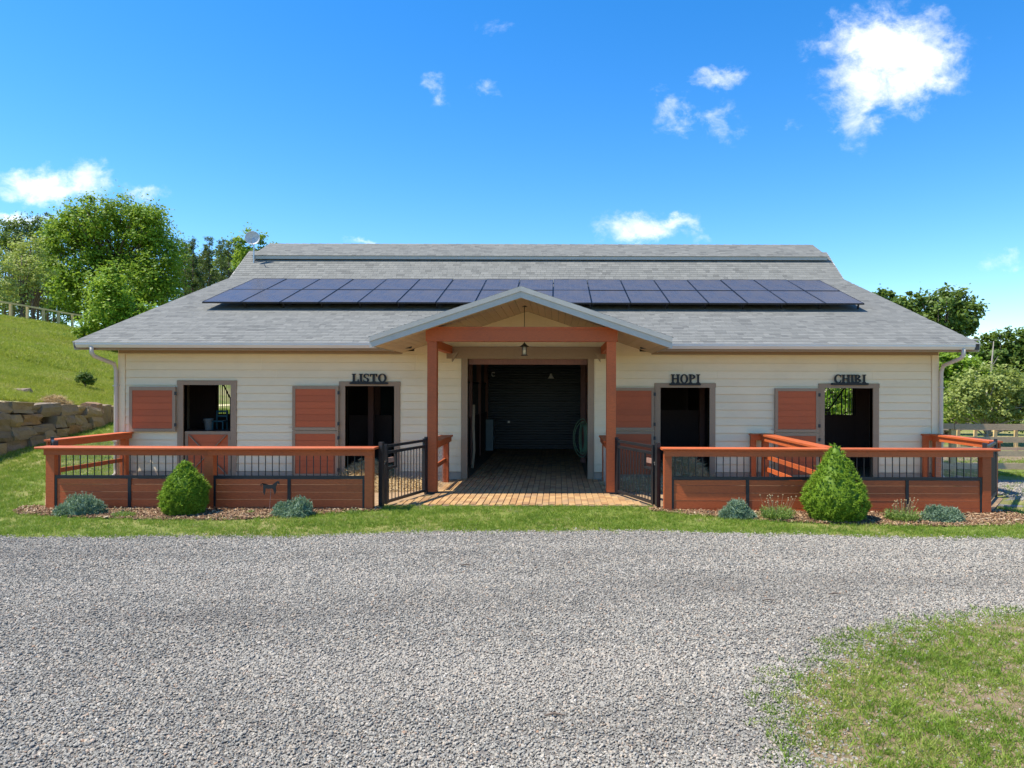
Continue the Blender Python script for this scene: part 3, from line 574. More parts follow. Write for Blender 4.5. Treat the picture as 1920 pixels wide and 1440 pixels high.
# ---- shingles
def shingle_verts(o, ux, us, un, w, l, t0, t1):
    """tab: o lower-left corner on the deck; ux along the course, us up the slope, un normal"""
    a = o; b_ = o+ux*w; c = b_+us*l; d_ = o+us*l
    return [a, b_, c, d_, a+un*t0, b_+un*t0, c+un*t1, d_+un*t1]
SH_T = []
for k in range(6): SH_T.append([.12, .28, .45, .6, .75, .92][k])
sh_proto = {}
def proto_shingle(wk, tk):
    if (wk, tk) not in sh_proto:
        q = shingle_verts(Vector((0, 0, 0)), Vector((1, 0, 0)), Vector((0, 1, 0)), Vector((0, 0, 1)), wk, .158, .011, .005)
        me = gmesh('shingle', [tuple(v) for v in q], BOXF, 'shingle', [SH_T[tk]]*6); sh_proto[(wk, tk)] = me
    return sh_proto[(wk, tk)]
def shingles(parent, origin, ux, us, width, length, keep, n_single=0, name='shingle', expo=.145):
    """fill a roof plane with courses of tabs; the first n_single are objects, the rest one joined part"""
    origin, ux, us = Vector(origin), Vector(ux).normalized(), Vector(us).normalized(); un = ux.cross(us).normalized()
    if un.z < 0: un = -un
    allv = []; tone = []; k = 0; single = 0; rot = Matrix((ux, us, un)).transposed().to_4x4()
    if ux.cross(us).z < 0: n_single = 0
    while k*expo < length-.02:
        l = min(expo+.013, length-k*expo); s = -random.uniform(0, .3)
        while s < width:
            w = random.choice((.14, .2, .27)); a = max(0, s); b_ = min(width, s+w-.004)
            if b_-a > .03:
                o_ = origin+ux*a+us*(k*expo-(.015 if k == 0 else 0)); c = o_+ux*((b_-a)/2)+us*.07
                if keep is None or keep(c):
                    tk = random.choices(range(6), (.9, .9, 2.6, 3.2, 2.2, .8))[0]
                    if single < n_single and a == s and b_ > s+.03 and l > expo:
                        ob = bpy.data.objects.new('shingle', proto_shingle(w-.004, tk)); link(ob, parent); P_ = WLOC[parent.name]; ob.matrix_local = Matrix.Translation(o_-P_) @ rot; single += 1
                    else: allv.append([tuple(v) for v in shingle_verts(o_, ux, us, un, b_-a, l, .011, .005)]); tone.append(SH_T[tk]+random.uniform(-.07, .07))
            s += w
        k += 1
    if allv:
        n = len(allv); ff = (np.array(BOXF)[None]+np.arange(n)[:, None, None]*8).reshape(-1, 4)
        o = link(bpy.data.objects.new('joined_shingles', None), parent) if False else None
        me = gmesh('joined_shingles', np.array(allv).reshape(-1, 3)-np.array(WLOC[parent.name]), ff, 'shingle', np.repeat(tone, 6))
        o = link(bpy.data.objects.new('joined_shingles', me), parent); o['kind'] = 'stuff'
def not_porch(c):
    dx = abs(c.x-PCX)
    if dx > PHW-.03: return True
    return rz(c.y) > PZ-PSL*dx-.02
q = math.hypot(1, SL)
shingles(roof, (RX0-.02, EY-.03, EZ-.01), (1, 0, 0), (0, 1, SL), RX1-RX0+.04, (YB-EY+.03)*q, not_porch, 300)
q2 = math.hypot(1, .78)
shingles(roof, (RX0-.02, YB, ZBk), (1, 0, 0), (0, 1, .78), RX1-RX0+.04, (25.4-YB)*q2, None)
sc_ = (CZ1-CZ0)/(CY1-CY0)
shingles(cap, (CX0-.02, CY0-.04, CZ0-.01), (1, 0, 0), (0, 1, sc_), CX1-CX0+.04, (CY1-CY0+.04)*math.hypot(1, sc_), None, 140)
for k in range(67):
    a = CX0+k*.3; me = proto_shingle(.296, random.randrange(6))
    m = MB(); m.hexa([(a, 26.17, CZ1-.045), (a+.297, 26.17, CZ1-.045), (a+.297, 26.43, CZ1-.045), (a, 26.43, CZ1-.045), (a, 26.28, CZ1+.022), (a+.297, 26.28, CZ1+.012), (a+.297, 26.32, CZ1+.012), (a, 26.32, CZ1+.022)])
    ob = m.build('ridge_cap_shingle', 'shingle', cap); at_ = ob.data.attributes.new('tone', 'FLOAT', 'FACE'); at_.data.foreach_set('value', [random.choice(SH_T)]*6)
# rake boards (fascia along the gable ends)
for x in (RX0-.01, RX1+.01):
    for (ya, za, yb, zb) in ((EY+.02, EZ-.10, YB, ZBk-.10), (YB, ZBk-.10, 25.4, ZBk+.78*(25.4-YB)-.10)):
        MB().beam((x, ya, za), (x, yb, zb), .03, .17).build('rake_board', 'fascia_grey', barn)
# eave: soffit, fascia, gutter, downspout
for (x0, x1) in ((RX0+.03, PX0+.02), (PX1-.02, RX1-.03)):
    box('eave_soffit', 'soffit', barn, x0, x1, EY+.03, D-.001, WT-.001, WT+.012)
    box('eave_fascia', 'taupe', barn, x0, x1, EY+.005, EY+.029, WT-.025, EZ-.012)
    box('frieze_board', 'taupe', barn, max(x0, BX0), min(x1, BX1), D-.052, D-.036, WT-.075, WT-.002)
    g0, g1 = (X(140, 16.03), PX0+.06) if x0 < -5 else (PX1-.06, X(1829, 16.03))
    y_ = EY+.002; zt_ = EZ-.012
    prof = [(0, -.125), (-.065, -.125), (-.115, -.06), (-.115, -.015), (-.128, -.012), (-.128, 0), (-.108, 0), (-.108, -.05), (-.06, -.115), (-.006, -.115), (-.006, 0), (0, 0)]
    gb = MB().prism(prof, lambda u, v, w: (w, y_+u, zt_+v), g0, g1).build('gutter', 'gutter_metal', barn, recalc=True)
    for gx in (g0, g1): MB().prism([(0, -.126), (-.066, -.126), (-.117, -.06), (-.117, .001), (0, .001)], lambda u, v, w: (gx+w, y_+u, zt_+v), -.006, .006).build('gutter_end', 'gutter_metal', gb, recalc=True)
for (xa, xb) in ((X(172, 16.1), WX(222)), (X(1806, 16.1), WX(1761))):
    m = MB(); yy0 = EY-.06; yw = D-.09
    m.tube([(xa, yy0, WT+.05), (xa, yy0, WT-.09), (xa+(xb-xa)*.12, yy0+.06, WT-.17), (xb-(xb-xa)*.12, yw-.05, WZ(686)+.02), (xb, yw, WZ(692)-.06), (xb, yw, .25), (xb, yw, .12), (xb, yw-.2, .05)], .046, 10); dsp = m.build('downspout', 'downspout', barn, smooth=True)
    for zz_ in (.9, 2.2): MB().box(xb-.052, xb+.052, yw-.05, D-.03, zz_-.015, zz_+.015).build('strap', 'downspout', dsp)
# ---- porch
box_ = lambda nm, mt, *a: box(nm, mt, barn, *a)
PBX0, PBX1 = X(800, 14.42), X(1156, 14.42)
for x0, x1 in ((PBX0+.01, PBX0+.20), (PBX1-.20, PBX1-.01)): 
    pst = box('porch_post', 'red_stain', barn, x0, x1, 14.42, 14.61, -.05, 3.11)
    MB().box(x0-.006, x1+.006, 14.414, 14.616, .0, .05).build('post_base', 'black_iron', pst)
    box('side_beam', 'red_stain', barn, x0+.02, x1-.02, 14.612, D-.03, 2.98, 3.15)
box('porch_beam', 'red_stain', barn, PBX0-.02, PBX1+.02, 14.40, 14.60, 3.112, 3.36); box('beam_plate', 'red_stain', barn, PBX0-.03, PBX1+.03, 14.385, 14.615, 3.361, 3.405)
for xk, s in ((PBX0+.2, 1), (PBX1-.2, -1)): MB().prism([(0, 0), (.14*s, 0), (0, -.2)], lambda u, v, w: (xk+u, w, 2.975+v), 16.5, 16.6).build('bracket', 'taupe', barn, recalc=True)
pr = MB(); YR = 20.2
for s in (-1, 1):
    e = PCX+s*PHW; ez = PZ-PSL*PHW
    p = [(PCX, PY0, PZ-.17), (e, PY0, ez-.17), (e, YR, ez-.17), (PCX, YR, PZ-.17), (PCX, PY0, PZ), (e, PY0, ez), (e, YR, ez), (PCX, YR, PZ)]
    pr.hexa(p if s > 0 else [p[1], p[0], p[3], p[2], p[5], p[4], p[7], p[6]])
proof = pr.build('porch_roof', 'roof_deck', barn)
def not_main(c): return c.z > rz(c.y)-.03 or c.y < EY-.1
qq = math.hypot(1, PSL)
shingles(proof, (PX0-.03, PY0-.02, PZ-PSL*PHW-.012), (0, 1, 0), (1, 0, PSL), 5.6, (PHW+.03)*qq, not_main)
shingles(proof, (PX1+.03, PY0-.02, PZ-PSL*PHW-.012), (0, 1, 0), (-1, 0, PSL), 5.6, (PHW+.03)*qq, not_main)
for s in (-1, 1):            # rake fascia: two boards each side, and soffit boards one by one
    nb = 20
    for k in range(nb):
        d0, d1 = k*PHW/nb, (k+1)*PHW/nb-.006; z0_, z1_ = PZ-.172-PSL*d0, PZ-.172-PSL*d1
        xa, xb = PCX+s*d0, PCX+s*d1; m = MB(); yb_ = D-.03 if 1 else 0
        p = [(xa, PY0+.002, z0_-.014), (xb, PY0+.002, z1_-.014), (xb, yb_, z1_-.014), (xa, yb_, z0_-.014), (xa, PY0+.002, z0_), (xb, PY0+.002, z1_), (xb, yb_, z1_), (xa, yb_, z0_)]
        m.hexa(p if s > 0 else [p[1], p[0], p[3], p[2], p[5], p[4], p[7], p[6]]); m.build('soffit_board', 'soffit', proof)
    ez = PZ-PSL*PHW
    def rakeb(nm, zt, zb, y0, y1, ex):
        p = [(PCX, zt), (PCX+s*(PHW+ex), zt-PSL*(PHW+ex)), (PCX+s*(PHW+ex), zb-PSL*(PHW+ex)), (PCX, zb)]
        MB().prism(p, lambda u, v, w: (u, w, v), y0, y1).build(nm, 'fascia_grey', proof, recalc=True)
    rakeb('rake_fascia', PZ-.004, PZ-.225, PY0-.03, PY0-.001, .02); rakeb('rake_trim', PZ-.004, PZ-.10, PY0-.05, PY0-.031, .02)
    MB().box(min(PX0, PX0-.02) if s < 0 else PX1-.001, PX0 if s < 0 else PX1+.02, PY0, EY-.14, ez-.2, ez-.01).build('porch_side_fascia', 'fascia_grey', proof)
# gable wall behind the porch: board and batten
gz = lambda x: PZ-.19-PSL*abs(x-PCX)
gp = [(PX0+.3, WT-.02), (PX1-.3, WT-.02), (PX1-.3, gz(PX1-.3)), (PCX, gz(PCX)), (PX0+.3, gz(PX0+.3))]
gw = MB().prism(gp, lambda u, v, w: (u, w, v), D-.036, D+.1).build('gable_wall', 'siding_cream', barn, recalc=True)
for k in range(-5, 6):
    x = PCX+k*.41+.02
    if gz(x)-(AZ1+.28) > .06: MB().box(x-.025, x+.025, D-.056, D-.0365, AZ1+.281, gz(x)).build('batten', 'siding_cream', gw)
# ---- interior: floors, partitions, ceiling, roll door
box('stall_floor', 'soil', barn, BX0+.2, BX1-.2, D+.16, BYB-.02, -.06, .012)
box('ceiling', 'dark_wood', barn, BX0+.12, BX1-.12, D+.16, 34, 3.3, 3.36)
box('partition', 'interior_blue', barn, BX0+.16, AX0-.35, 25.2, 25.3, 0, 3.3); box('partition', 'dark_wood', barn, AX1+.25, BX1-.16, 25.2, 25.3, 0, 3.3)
for xx in (AX0-.42, AX1+.22):
    box('aisle_wall', 'dark_wood', barn, xx, xx+.07, 17.9 if xx < -1 else 17.1, 25.19, 0, 1.35)
    for k in range(4): yk = 17.95+k*2.3; box('interior_post', 'interior_wood', barn, xx-.03, xx+.11, yk, yk+.14, 0, 3.3)
    gr = MB().box(xx, xx+.05, 18.1, 25.1, 2.3, 2.36).build('stall_grille', 'black_iron', barn)
    for k in range(46): yk = 18.15+k*.15; MB().tube([(xx+.025, yk, 1.35), (xx+.025, yk, 2.3)], .009, 5).build('bar', 'black_iron', gr)
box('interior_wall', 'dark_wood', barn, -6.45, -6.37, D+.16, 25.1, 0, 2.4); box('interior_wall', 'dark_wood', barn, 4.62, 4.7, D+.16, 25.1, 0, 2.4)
m = MB(); prof = []
for k in range(34):
    z0_ = .02+k*.09; prof += [(0, z0_), (-.03, z0_+.02), (-.03, z0_+.06), (0, z0_+.08)]
prof = [(.02, .02)]+prof+[(.02, prof[-1][1])]
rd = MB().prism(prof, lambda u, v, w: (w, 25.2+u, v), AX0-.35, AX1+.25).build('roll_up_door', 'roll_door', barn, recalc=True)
for xx in (X(954, 25.1), X(1092, 25.1)): MB().box(xx-.035, xx+.035, 25.12, 25.165, .95, 1.02).build('door_handle', 'steel', rd)
for k in range(5): MB().box(AX0-.3, AX1+.2, 17.6+k*1.7, 17.72+k*1.7, 3.05, 3.29).build('ceiling_joist', 'interior_wood', barn)
# stall gate with a swept grille, seen through CHIBI and the left stall
def swept_grille(x0, x1, y, zb, pts, flip):
    """dark boarded half wall with upright bars under a dipping top rail; pts = (x, z) of the rail"""
    w = MB().box(x0, x1, y, y+.05, .02, zb).build('stall_front', 'dark_wood', barn)
    MB().tube([(a, y+.025, c) for a, c in pts], .02, 8).build('top_rail', 'black_iron', w, smooth=True)
    k = x0+.06
    while k < x1:
        zt = float(np.interp(k, [a for a, c in sorted(pts)], [c for a, c in sorted(pts)])); MB().tube([(k, y+.025, zb), (k, y+.025, zt)], .010, 6).build('bar', 'black_iron', w); k += .115
yG = 19.6
swept_grille(X(1535, yG), X(1605, yG), yG, Z(1570, 778, yG), [(X(1535, yG), Z(1545, 771, yG)), (X(1552, yG), Z(1550, 770, yG)), (X(1560, yG), Z(1560, 762, yG)), (X(1572, yG), Z(1572, 745, yG)), (X(1585, yG), Z(1585, 727, yG)), (X(1592, yG), Z(1592, 724, yG)), (X(1606, yG), Z(1606, 724, yG))], False)
box('stall_wall', 'dark_wood', barn, X(1604, yG), X(1690, yG), yG, yG+.05, .02, 3.2)
swept_grille(X(404, yG), X(440, yG), yG, Z(420, 776, yG), [(X(404, yG), 2.35), (X(412, yG), 2.33), (X(420, yG), 2.2), (X(428, yG), 1.95), (X(436, yG), 1.75), (X(440, yG), 1.72)], True)
box('stall_wall', 'dark_wood', barn, BX0+.2, X(404, yG), yG, yG+.05, .02, 3.2)
for (xa, yy) in ((X(690, 19), 19), (X(1312, 20), 20), (X(703, 21.5), 21.5)): box('interior_post', 'interior_wood', barn, xa, xa+.14, yy, yy+.14, 0, 3.3)
box('interior_post', 'interior_wood', barn, .68, .82, 20.66, 20.8, 0, 3.3)
box('stall_front', 'dark_wood', barn, X(655, 20), X(735, 20), 20, 20.06, .02, 1.4); box('stall_front', 'dark_wood', barn, X(1240, 20.5), X(1330, 20.5), 20.5, 20.56, .02, 1.55)

# ================================================================ SOLAR PANELS
pw, SY0, SY1 = 1.051, 19.2, 22.5
us = Vector((0, 1, SL)).normalized(); un = Vector((0, -SL, 1)).normalized(); PLX = X(381, 19.2)
ORD = ['first','second','third','fourth','fifth','sixth','seventh','eighth','ninth','tenth','eleventh','twelfth','thirteenth','fourteenth','fifteenth','sixteenth','last']
plen = (SY1-SY0)*q/2-.02
def panel_meshes():
    g = MB().box(.012, pw-.032, .012, plen-.012, .0, .034); f_ = MB()
    for a in ((0, pw-.02, 0, .012), (0, pw-.02, plen-.012, plen), (0, .012, .012, plen-.012), (pw-.032, pw-.02, .012, plen-.012)): f_.box(a[0], a[1], a[2], a[3], -.004, .04)
    rl = []
    for yy in (.3, plen-.34): rl.append((MB().box(-.01, pw-.012, yy, yy+.04, -.05, -.005), 'mounting_rail', 'panel_frame')); rl.append((MB().box(pw-.06, pw-.02, yy+.002, yy+.038, -.2, -.051), 'mounting_foot', 'panel_frame'))
    res = []
    for m_, nm, mt in ((g, 'glass', 'solar_glass'), (f_, 'frame', 'panel_frame'), *rl):
        me = bpy.data.meshes.new(nm); me.from_pydata(m_.v, [], m_.f); me.materials.append(M[mt]); res.append((nm, me))
    return res
PM = panel_meshes()
for row_ in range(2):
    for k in range(17):
        o_ = Vector((PLX+k*pw, SY0, rz(SY0)))+un*.20+us*(row_*(plen+.03))
        pn = bpy.data.objects.new('solar_panel', None); link(pn, None, tuple(o_))
        pn.matrix_world = Matrix.Translation(o_) @ Matrix((Vector((1, 0, 0)), us, un)).transposed().to_4x4() @ Matrix.Rotation(random.uniform(-.004, .004), 4, 'X')
        tag(pn, 'black solar panel, %s from the satellite dish in the %s roof row' % (ORD[k], ('lower', 'upper')[row_]), 'solar panel', 'solar panels on the barn roof')
        for nm, me in PM: c = bpy.data.objects.new(nm, me); COL.objects.link(c); c.parent = pn; WLOC[c.name] = Vector(o_)
# satellite dish at the end of the ridge
dx, dz, dy = X(473, 24.6), Z(473, 447, 24.6), 24.6
ds = thing('satellite_dish', 'round grey satellite dish at the end of the barn ridge', 'satellite dish', (dx, dy+.1, 6.4))
ax = Vector((.25, -1, .12)).normalized()
MB().lathe([(.0, -.05), (.08, -.045), (.16, -.02), (.225, .02), (.245, .04), (.245, .046), (.22, .03), (.15, -.005), (0, -.035)], (dx, dy, dz), 24, ax).build('dish', 'dish_metal', ds, smooth=True)
MB().tube([(dx, dy+.1, 6.35), (dx, dy+.1, dz-.02), (dx, dy+.03, dz)], .025, 8).build('mast', 'steel', ds)
MB().tube([Vector((dx, dy, dz-.22)), Vector((dx, dy, dz-.2))+ax*.3, Vector((dx, dy, dz-.02))+ax*.34], .012, 6).build('feed_arm', 'steel', ds)

# ================================================================ NAME SIGNS
def arc(cx, cy, rx, ry, a0, a1, n=14): return [(cx+rx*math.cos(R(a0+(a1-a0)*i/n)), cy+ry*math.sin(R(a0+(a1-a0)*i/n))) for i in range(n+1)]
def ring(out, inn): return out+inn[::-1]
def rect(x0, x1, y0, y1): return [(x0, y0), (x1, y0), (x1, y1), (x0, y1)]
def stem(x, w=.23): return [rect(x, x+w, 0, 1), rect(x-.09, x+w+.09, 0, .11), rect(x-.09, x+w+.09, .89, 1)]
def bowl(x, y0, y1, r): 
    h = (y1-y0)/2; c = (y0+y1)/2
    return [[(x, y0)]+arc(x+.12, c, r, h, -90, 90)+[(x, y1), (x, y1-.12)]+arc(x+.12, c, r-.22, h-.12, 90, -90)+[(x, y0+.12)]]
GLY = {'L': (.72, stem(.1)+[rect(.1, .68, 0, .13), [(.54, 0), (.70, 0), (.72, .34), (.62, .34)]]),
 'I': (.40, stem(.1)),
 'H': (.98, stem(.1)+stem(.66)+[rect(.2, .75, .44, .57)]),
 'T': (.80, [rect(.29, .52, 0, 1), rect(.2, .61, 0, .11), rect(.04, .77, .87, 1), [(.04, 1), (.04, .66), (.13, .66), (.2, 1)], [(.77, 1), (.77, .66), (.68, .66), (.61, 1)]]),
 'P': (.84, stem(.1)+bowl(.2, .44, 1, .43)), 'B': (.92, stem(.1)+bowl(.2, .5, 1, .40)+bowl(.2, 0, .54, .46)),
 'O': (.96, [ring(arc(.48, .5, .44, .52, 90, 450, 28), arc(.48, .5, .21, .40, 90, 450, 28))]),
 'C': (.88, [ring(arc(.50, .5, .46, .52, 50, 310, 22), arc(.53, .5, .24, .39, 50, 310, 22)), [(.74, .66), (.83, .66), (.83, 1.0), (.76, .92)], [(.74, .34), (.83, .36), (.80, .12), (.72, .1)]]),
 'S': (.70, [ring(arc(.35, .74, .29, .28, 30, 270, 14)+arc(.35, .26, .09, .15, 90, -150, 12), arc(.35, .74, .09, .15, 30, 270, 14)+arc(.35, .26, .30, .28, 90, -150, 12)), [(.55, .68), (.63, .68), (.63, 1.0), (.56, .94)], [(.07, .02), (.14, .06), (.15, .32), (.07, .32)]])}
def name_sign(word, x0, x1, yb, yt, b0, b1, label):
    zb, zt = WZ(yb, x0), WZ(yt, x0); X0, X1 = WX(x0), WX(x1); y_ = D-.075
    s = thing('name_sign', label, 'sign', ((X0+X1)/2, y_, zb))
    tot = sum(GLY[c][0] for c in word); sx = (X1-X0)/tot; cx = X0
    for c in word:
        w, parts = GLY[c]; m = MB()
        for i, pl in enumerate(parts): m.prism(pl, lambda u, v, ww: (cx+u*sx, ww, zb+v*(zt-zb)), y_-.004-.0015*i, y_+.012+.0015*i)
        m.build('letter', 'sign_black', s, recalc=True); cx += w*sx
    B0, B1 = WX(b0), WX(b1); h = .026
    MB().prism(arc(B0+h, zb-.022, h, h, 90, 270, 8)+arc(B1-h, zb-.022, h, h, -90, 90, 8), lambda u, v, w: (u, w, v), y_-.012, y_+.022).build('bar', 'sign_black', s, recalc=True)
    for bx in (B0+.06, B1-.06): MB().box(bx-.012, bx+.012, y_+.0225, D-.04, zb-.035, zb-.01).build('mounting_stud', 'sign_black', s)
name_sign('LISTO', 661, 727, 717, 701, 657, 729, 'black cut metal name sign reading LISTO')
name_sign('HOPI', 1257, 1311, 719, 702, 1254, 1313, 'black cut metal name sign reading HOPI')
name_sign('CHIBI', 1561, 1621, 718.5, 702.5, 1556, 1626, 'black cut metal name sign reading CHIBI')

# ================================================================ LANTERN
ly = 15.7; lx = PCX-.01; lz0 = Z(983, 667, ly); lz1 = Z(983, 646, ly); ltop = gz(lx)+.015
lt = thing('hanging_lantern', 'black hanging lantern with pale glass under the porch gable', 'lantern', (lx, ly, lz0))
MB().lathe([(0, .03), (.055, .03), (.062, .012), (.062, 0), (0, 0)], (lx, ly, ltop-.03), 14).build('canopy', 'black_iron', lt, smooth=False)
MB().tube([(lx, ly, ltop-.03), (lx, ly, lz1+.02)], .008, 6).build('rod', 'black_iron', lt)
MB().lathe([(0, .075), (.02, .07), (.03, .05), (.095, .0), (.095, -.012), (0, -.012)], (lx, ly, lz1-.04), 16).build('cap', 'black_iron', lt)
MB().lathe([(0, 0), (.048, 0), (.048, lz1-lz0-.08), (0, lz1-lz0-.08)], (lx, ly, lz0+.025), 14).build('glass', 'lamp_glass', lt, smooth=True)
MB().lathe([(0, .02), (.075, .018), (.075, 0), (0, 0)], (lx, ly, lz0), 16).build('base', 'black_iron', lt)
for k in range(4): an = R(45+90*k); MB().tube([(lx+.06*math.cos(an), ly+.06*math.sin(an), lz0+.01), (lx+.06*math.cos(an), ly+.06*math.sin(an), lz1-.04)], .007, 5).build('cage_bar', 'black_iron', lt)

# ================================================================ PEN FENCES
FY = 12.50
def front_fence(posts, c0, c1, overhang, label):
    g = lambda x: float(low_ground(x, FY)); f = thing('pen_fence', label, 'fence', ((c0+c1)/2, FY, g((c0+c1)/2)))
    for (a, b_) in posts: MB().box(a, b_, FY, FY+.14, g(a)-.05, 1.0739).build('post', 'red_stain', f)
    n = len(posts); joints = [c0]+[(a+b_)/2 for a, b_ in posts[1:-1]]+[c1]
    for k in range(len(joints)-1):
        a, b_ = joints[k]+(.001 if k else 0), joints[k+1]-.001
        MB().prism([(FY-overhang, 1.08), (FY-overhang+.008, 1.074), (FY+.19, 1.074), (FY+.19, 1.112), (FY-overhang+.012, 1.112), (FY-overhang, 1.104)], lambda u, v, w: (w, u, v+.004*math.sin(w*1.3)), a, b_).build('cap_rail', 'red_stain', f, recalc=True)
        MB().box(max(a, posts[0][0]-.01), min(b_, posts[-1][1]+.01), FY-.04, FY-.001, .965, 1.068).build('top_rail', 'red_stain', f)
    MB().box(posts[0][1], posts[-1][0], FY+.06, FY+.10, .967, 1.07).build('inner_rail', 'red_stain', f)
    for k in range(n-1):
        a, b_ = posts[k][1]+.002, posts[k+1][0]-.002; mid = (a+b_)/2; gz_ = g(mid)
        fr = MB().box(a, b_, FY+.01, FY+.05, .55, .605).build('panel_frame', 'black_iron', f)
        MB().box(a, a+.038, FY+.008, FY+.05, gz_-.02, .549).build('frame_upright', 'black_iron', fr); MB().box(b_-.038, b_, FY+.008, FY+.05, gz_-.02, .549).build('frame_upright', 'black_iron', fr); MB().box(mid-.028, mid+.028, FY+.006, FY+.05, gz_-.02, .549).build('frame_upright', 'black_iron', fr)
        for (p0, p1) in ((a+.039, mid-.029), (mid+.029, b_-.039)):
            zz = [.546, .448, .316, .185, .05, gz_-.03]
            for i in range(5): MB().box(p0, p1, FY+.018+random.uniform(-.003, .003), FY+.043, zz[i+1]+.0025, zz[i]-.0025).build('board', 'red_stain', f)
        np_ = int((b_-a)/.121)
        for i in range(np_):
            px_ = a+(i+.5)*(b_-a)/np_; MB().tube([(px_, FY+.03, .603), (px_, FY+.03, .966)], .0085, 6).build('picket', 'black_iron', f)
    return f
pF = lambda px: X(px, FY)
front_fence([(pF(86), pF(102)), (pF(383), pF(400)), (pF(684), pF(699))], pF(76), pF(706), .155, 'red board fence with black pickets behind the horse stake')
front_fence([(pF(1246), pF(1260)), (pF(1545), pF(1561)), (pF(1843), pF(1859))], pF(1241), pF(1871), .085, 'red board fence with black pickets outside HOPI and CHIBI')
def side_fence(x, y0, y1, label, stub=0, mids=(.47,), wire=True, posts=None, name='side_fence', z_top=1.112):
    f = thing(name, label, 'fence', (x, (y0+y1)/2, 0))
    for py in (posts or (y0+.05, y1-.2)): MB().box(x-.07, x+.07, py, py+.14, -.05, z_top-.04).build('post', 'red_stain', f)
    MB().box(x-.14, x+.14, y0, y1, z_top-.038, z_top).build('cap_rail', 'red_stain', f)
    for s in (-1, 1): MB().box(min(x+s*.071, x+s*.108), max(x+s*.071, x+s*.108), y0+.02, y1-.01, z_top-.15, z_top-.04).build('top_rail', 'red_stain', f)
    for zz in mids:
        MB().box(x-.018, x+.018, y0+.16, y1-.21, zz-.045, zz+.045).build('mid_rail', 'red_stain', f)
    if stub: 
        MB().box(x-.14-stub, x-.1401, y1-.16, y1-.02, z_top-.037, z_top-.001).build('cap_rail', 'red_stain', f); MB().box(x-.11-stub, x-.109, y1-.13, y1-.095, z_top-.15, z_top-.04).build('top_rail', 'red_stain', f)
        MB().box(x-.11-stub, x+.02-stub, y1-.094, y1-.03, -.02, z_top-.041).build('post', 'red_stain', f)
    if wire:
        m = MB(); yy = y0+.12
        while yy < y1-.06: m.box(x-.0018-.045, x+.0018-.045, yy-.0018, yy+.0018, .02, z_top-.15); yy += .05
        zz = .06
        while zz < z_top-.15: m.box(x-.047, x-.043, y0+.1, y1-.05, zz-.0015, zz+.0015); zz += .1
        o = m.build('wire_mesh', 'steel', f); o['kind'] = 'stuff'
    return f
side_fence(-10.13, 14.2, 16.74, 'red rail fence with wire mesh beside the barn corner facing the boulder wall')
side_fence(4.86, 12.72, 16.72, 'red rail fence dividing the pens of HOPI and CHIBI', .22, (.58, .30), False)
side_fence(8.87, 14.35, 16.72, 'red rail fence with wire mesh beside the barn corner facing the paddock', .18, (), True)
side_fence(PBX0+.10, 14.62, 16.45, 'short red railing between LISTO and the brick walk', 0, (.52,), True, (16.2,), 'porch_railing', 1.08)
side_fence(PBX1-.10, 14.62, 16.45, 'short red railing between HOPI and the brick walk', 0, (.52,), True, (16.2,), 'porch_railing', 1.08)
# ---- black tube gates
def gate(hinge, latch, label, ground_z=0.0, lock=1):
    H, L = Vector((*hinge, 0)), Vector((*latch, 0)); d = (L-H); ln = d.length; d.normalize(); P = lambda s, z: H+d*s+Vector((0, 0, z))
    g = thing('gate', label, 'gate', tuple((H+L)/2))
    hp = MB().beam(P(-.055, -.05), P(-.055, 1.17), .06, .06, d).build('hinge_post', 'black_iron', g)
    for zz in (.25, 1.0): MB().beam(P(-.03, zz), P(.03, zz), .035, .05).build('hinge', 'black_iron', hp)
    MB().beam(P(ln+.14, -.05), P(ln+.14, 1.19), .075, .075, d).build('latch_post', 'black_iron', g)
    w = .055
    for s in (w/2, ln-w/2): MB().beam(P(s, .055), P(s, 1.14), w, w, d).build('stile', 'black_iron', g)
    for zz in (1.10, .985, .09): MB().beam(P(w+.001, zz), P(ln-w-.001, zz), .045, .05).build('rail', 'black_iron', g)
    n = 12
    for i in range(n): s = w+(i+.5)*(ln-2*w)/n; zt = .958 if not (ln-.36 < s) else .72; MB().tube([P(s, .112), P(s, zt)], .009, 6).build('picket', 'black_iron', g)
    s0, s1 = ln-.40, ln-w
    for zz in (.70,): MB().beam(P(s0, zz), P(s1-.001, zz), .04, .045).build('rail', 'black_iron', g)
    MB().beam(P(s0+.02, .723), P(s0+.02, .959), .04, .04, d).build('lock_upright', 'black_iron', g)
    if lock: MB().beam(P(s0+.12, .84), P(s1-.02, .84), .03, .09).build('lock_plate', 'rust_rod', g)
    MB().tube([P(ln-.16, .82), P(ln+.02, .82), P(ln+.06, .845), P(ln+.14, .86)], .012, 6).build('latch_bar', 'steel', g, smooth=True)
    MB().tube([P(ln+.0, .80)+Vector((0, -.03, 0)), P(ln+.05, .76)+Vector((0, -.05, 0)), P(ln+.09, .80)+Vector((0, -.045, 0)), P(ln+.10, .87)+Vector((0, -.03, 0))], .009, 6).build('chain', 'steel', g, smooth=True)
    return g
gate((PBX0-.02, 14.36), (X(723, 12.85), 12.85), 'black tube gate standing between LISTO fence and the porch post')
gate((PBX1+.02, 14.36), (X(1227, 12.85), 12.85), 'black tube gate standing between HOPI fence and the porch post')
gate((-10.0, 14.06), (pF(86)-.10, 12.88), 'black tube gate at the pen corner facing the boulder wall')
gate((8.74, 14.16), (pF(1859)+.12, 12.86), 'black tube gate at the pen corner facing the paddock')

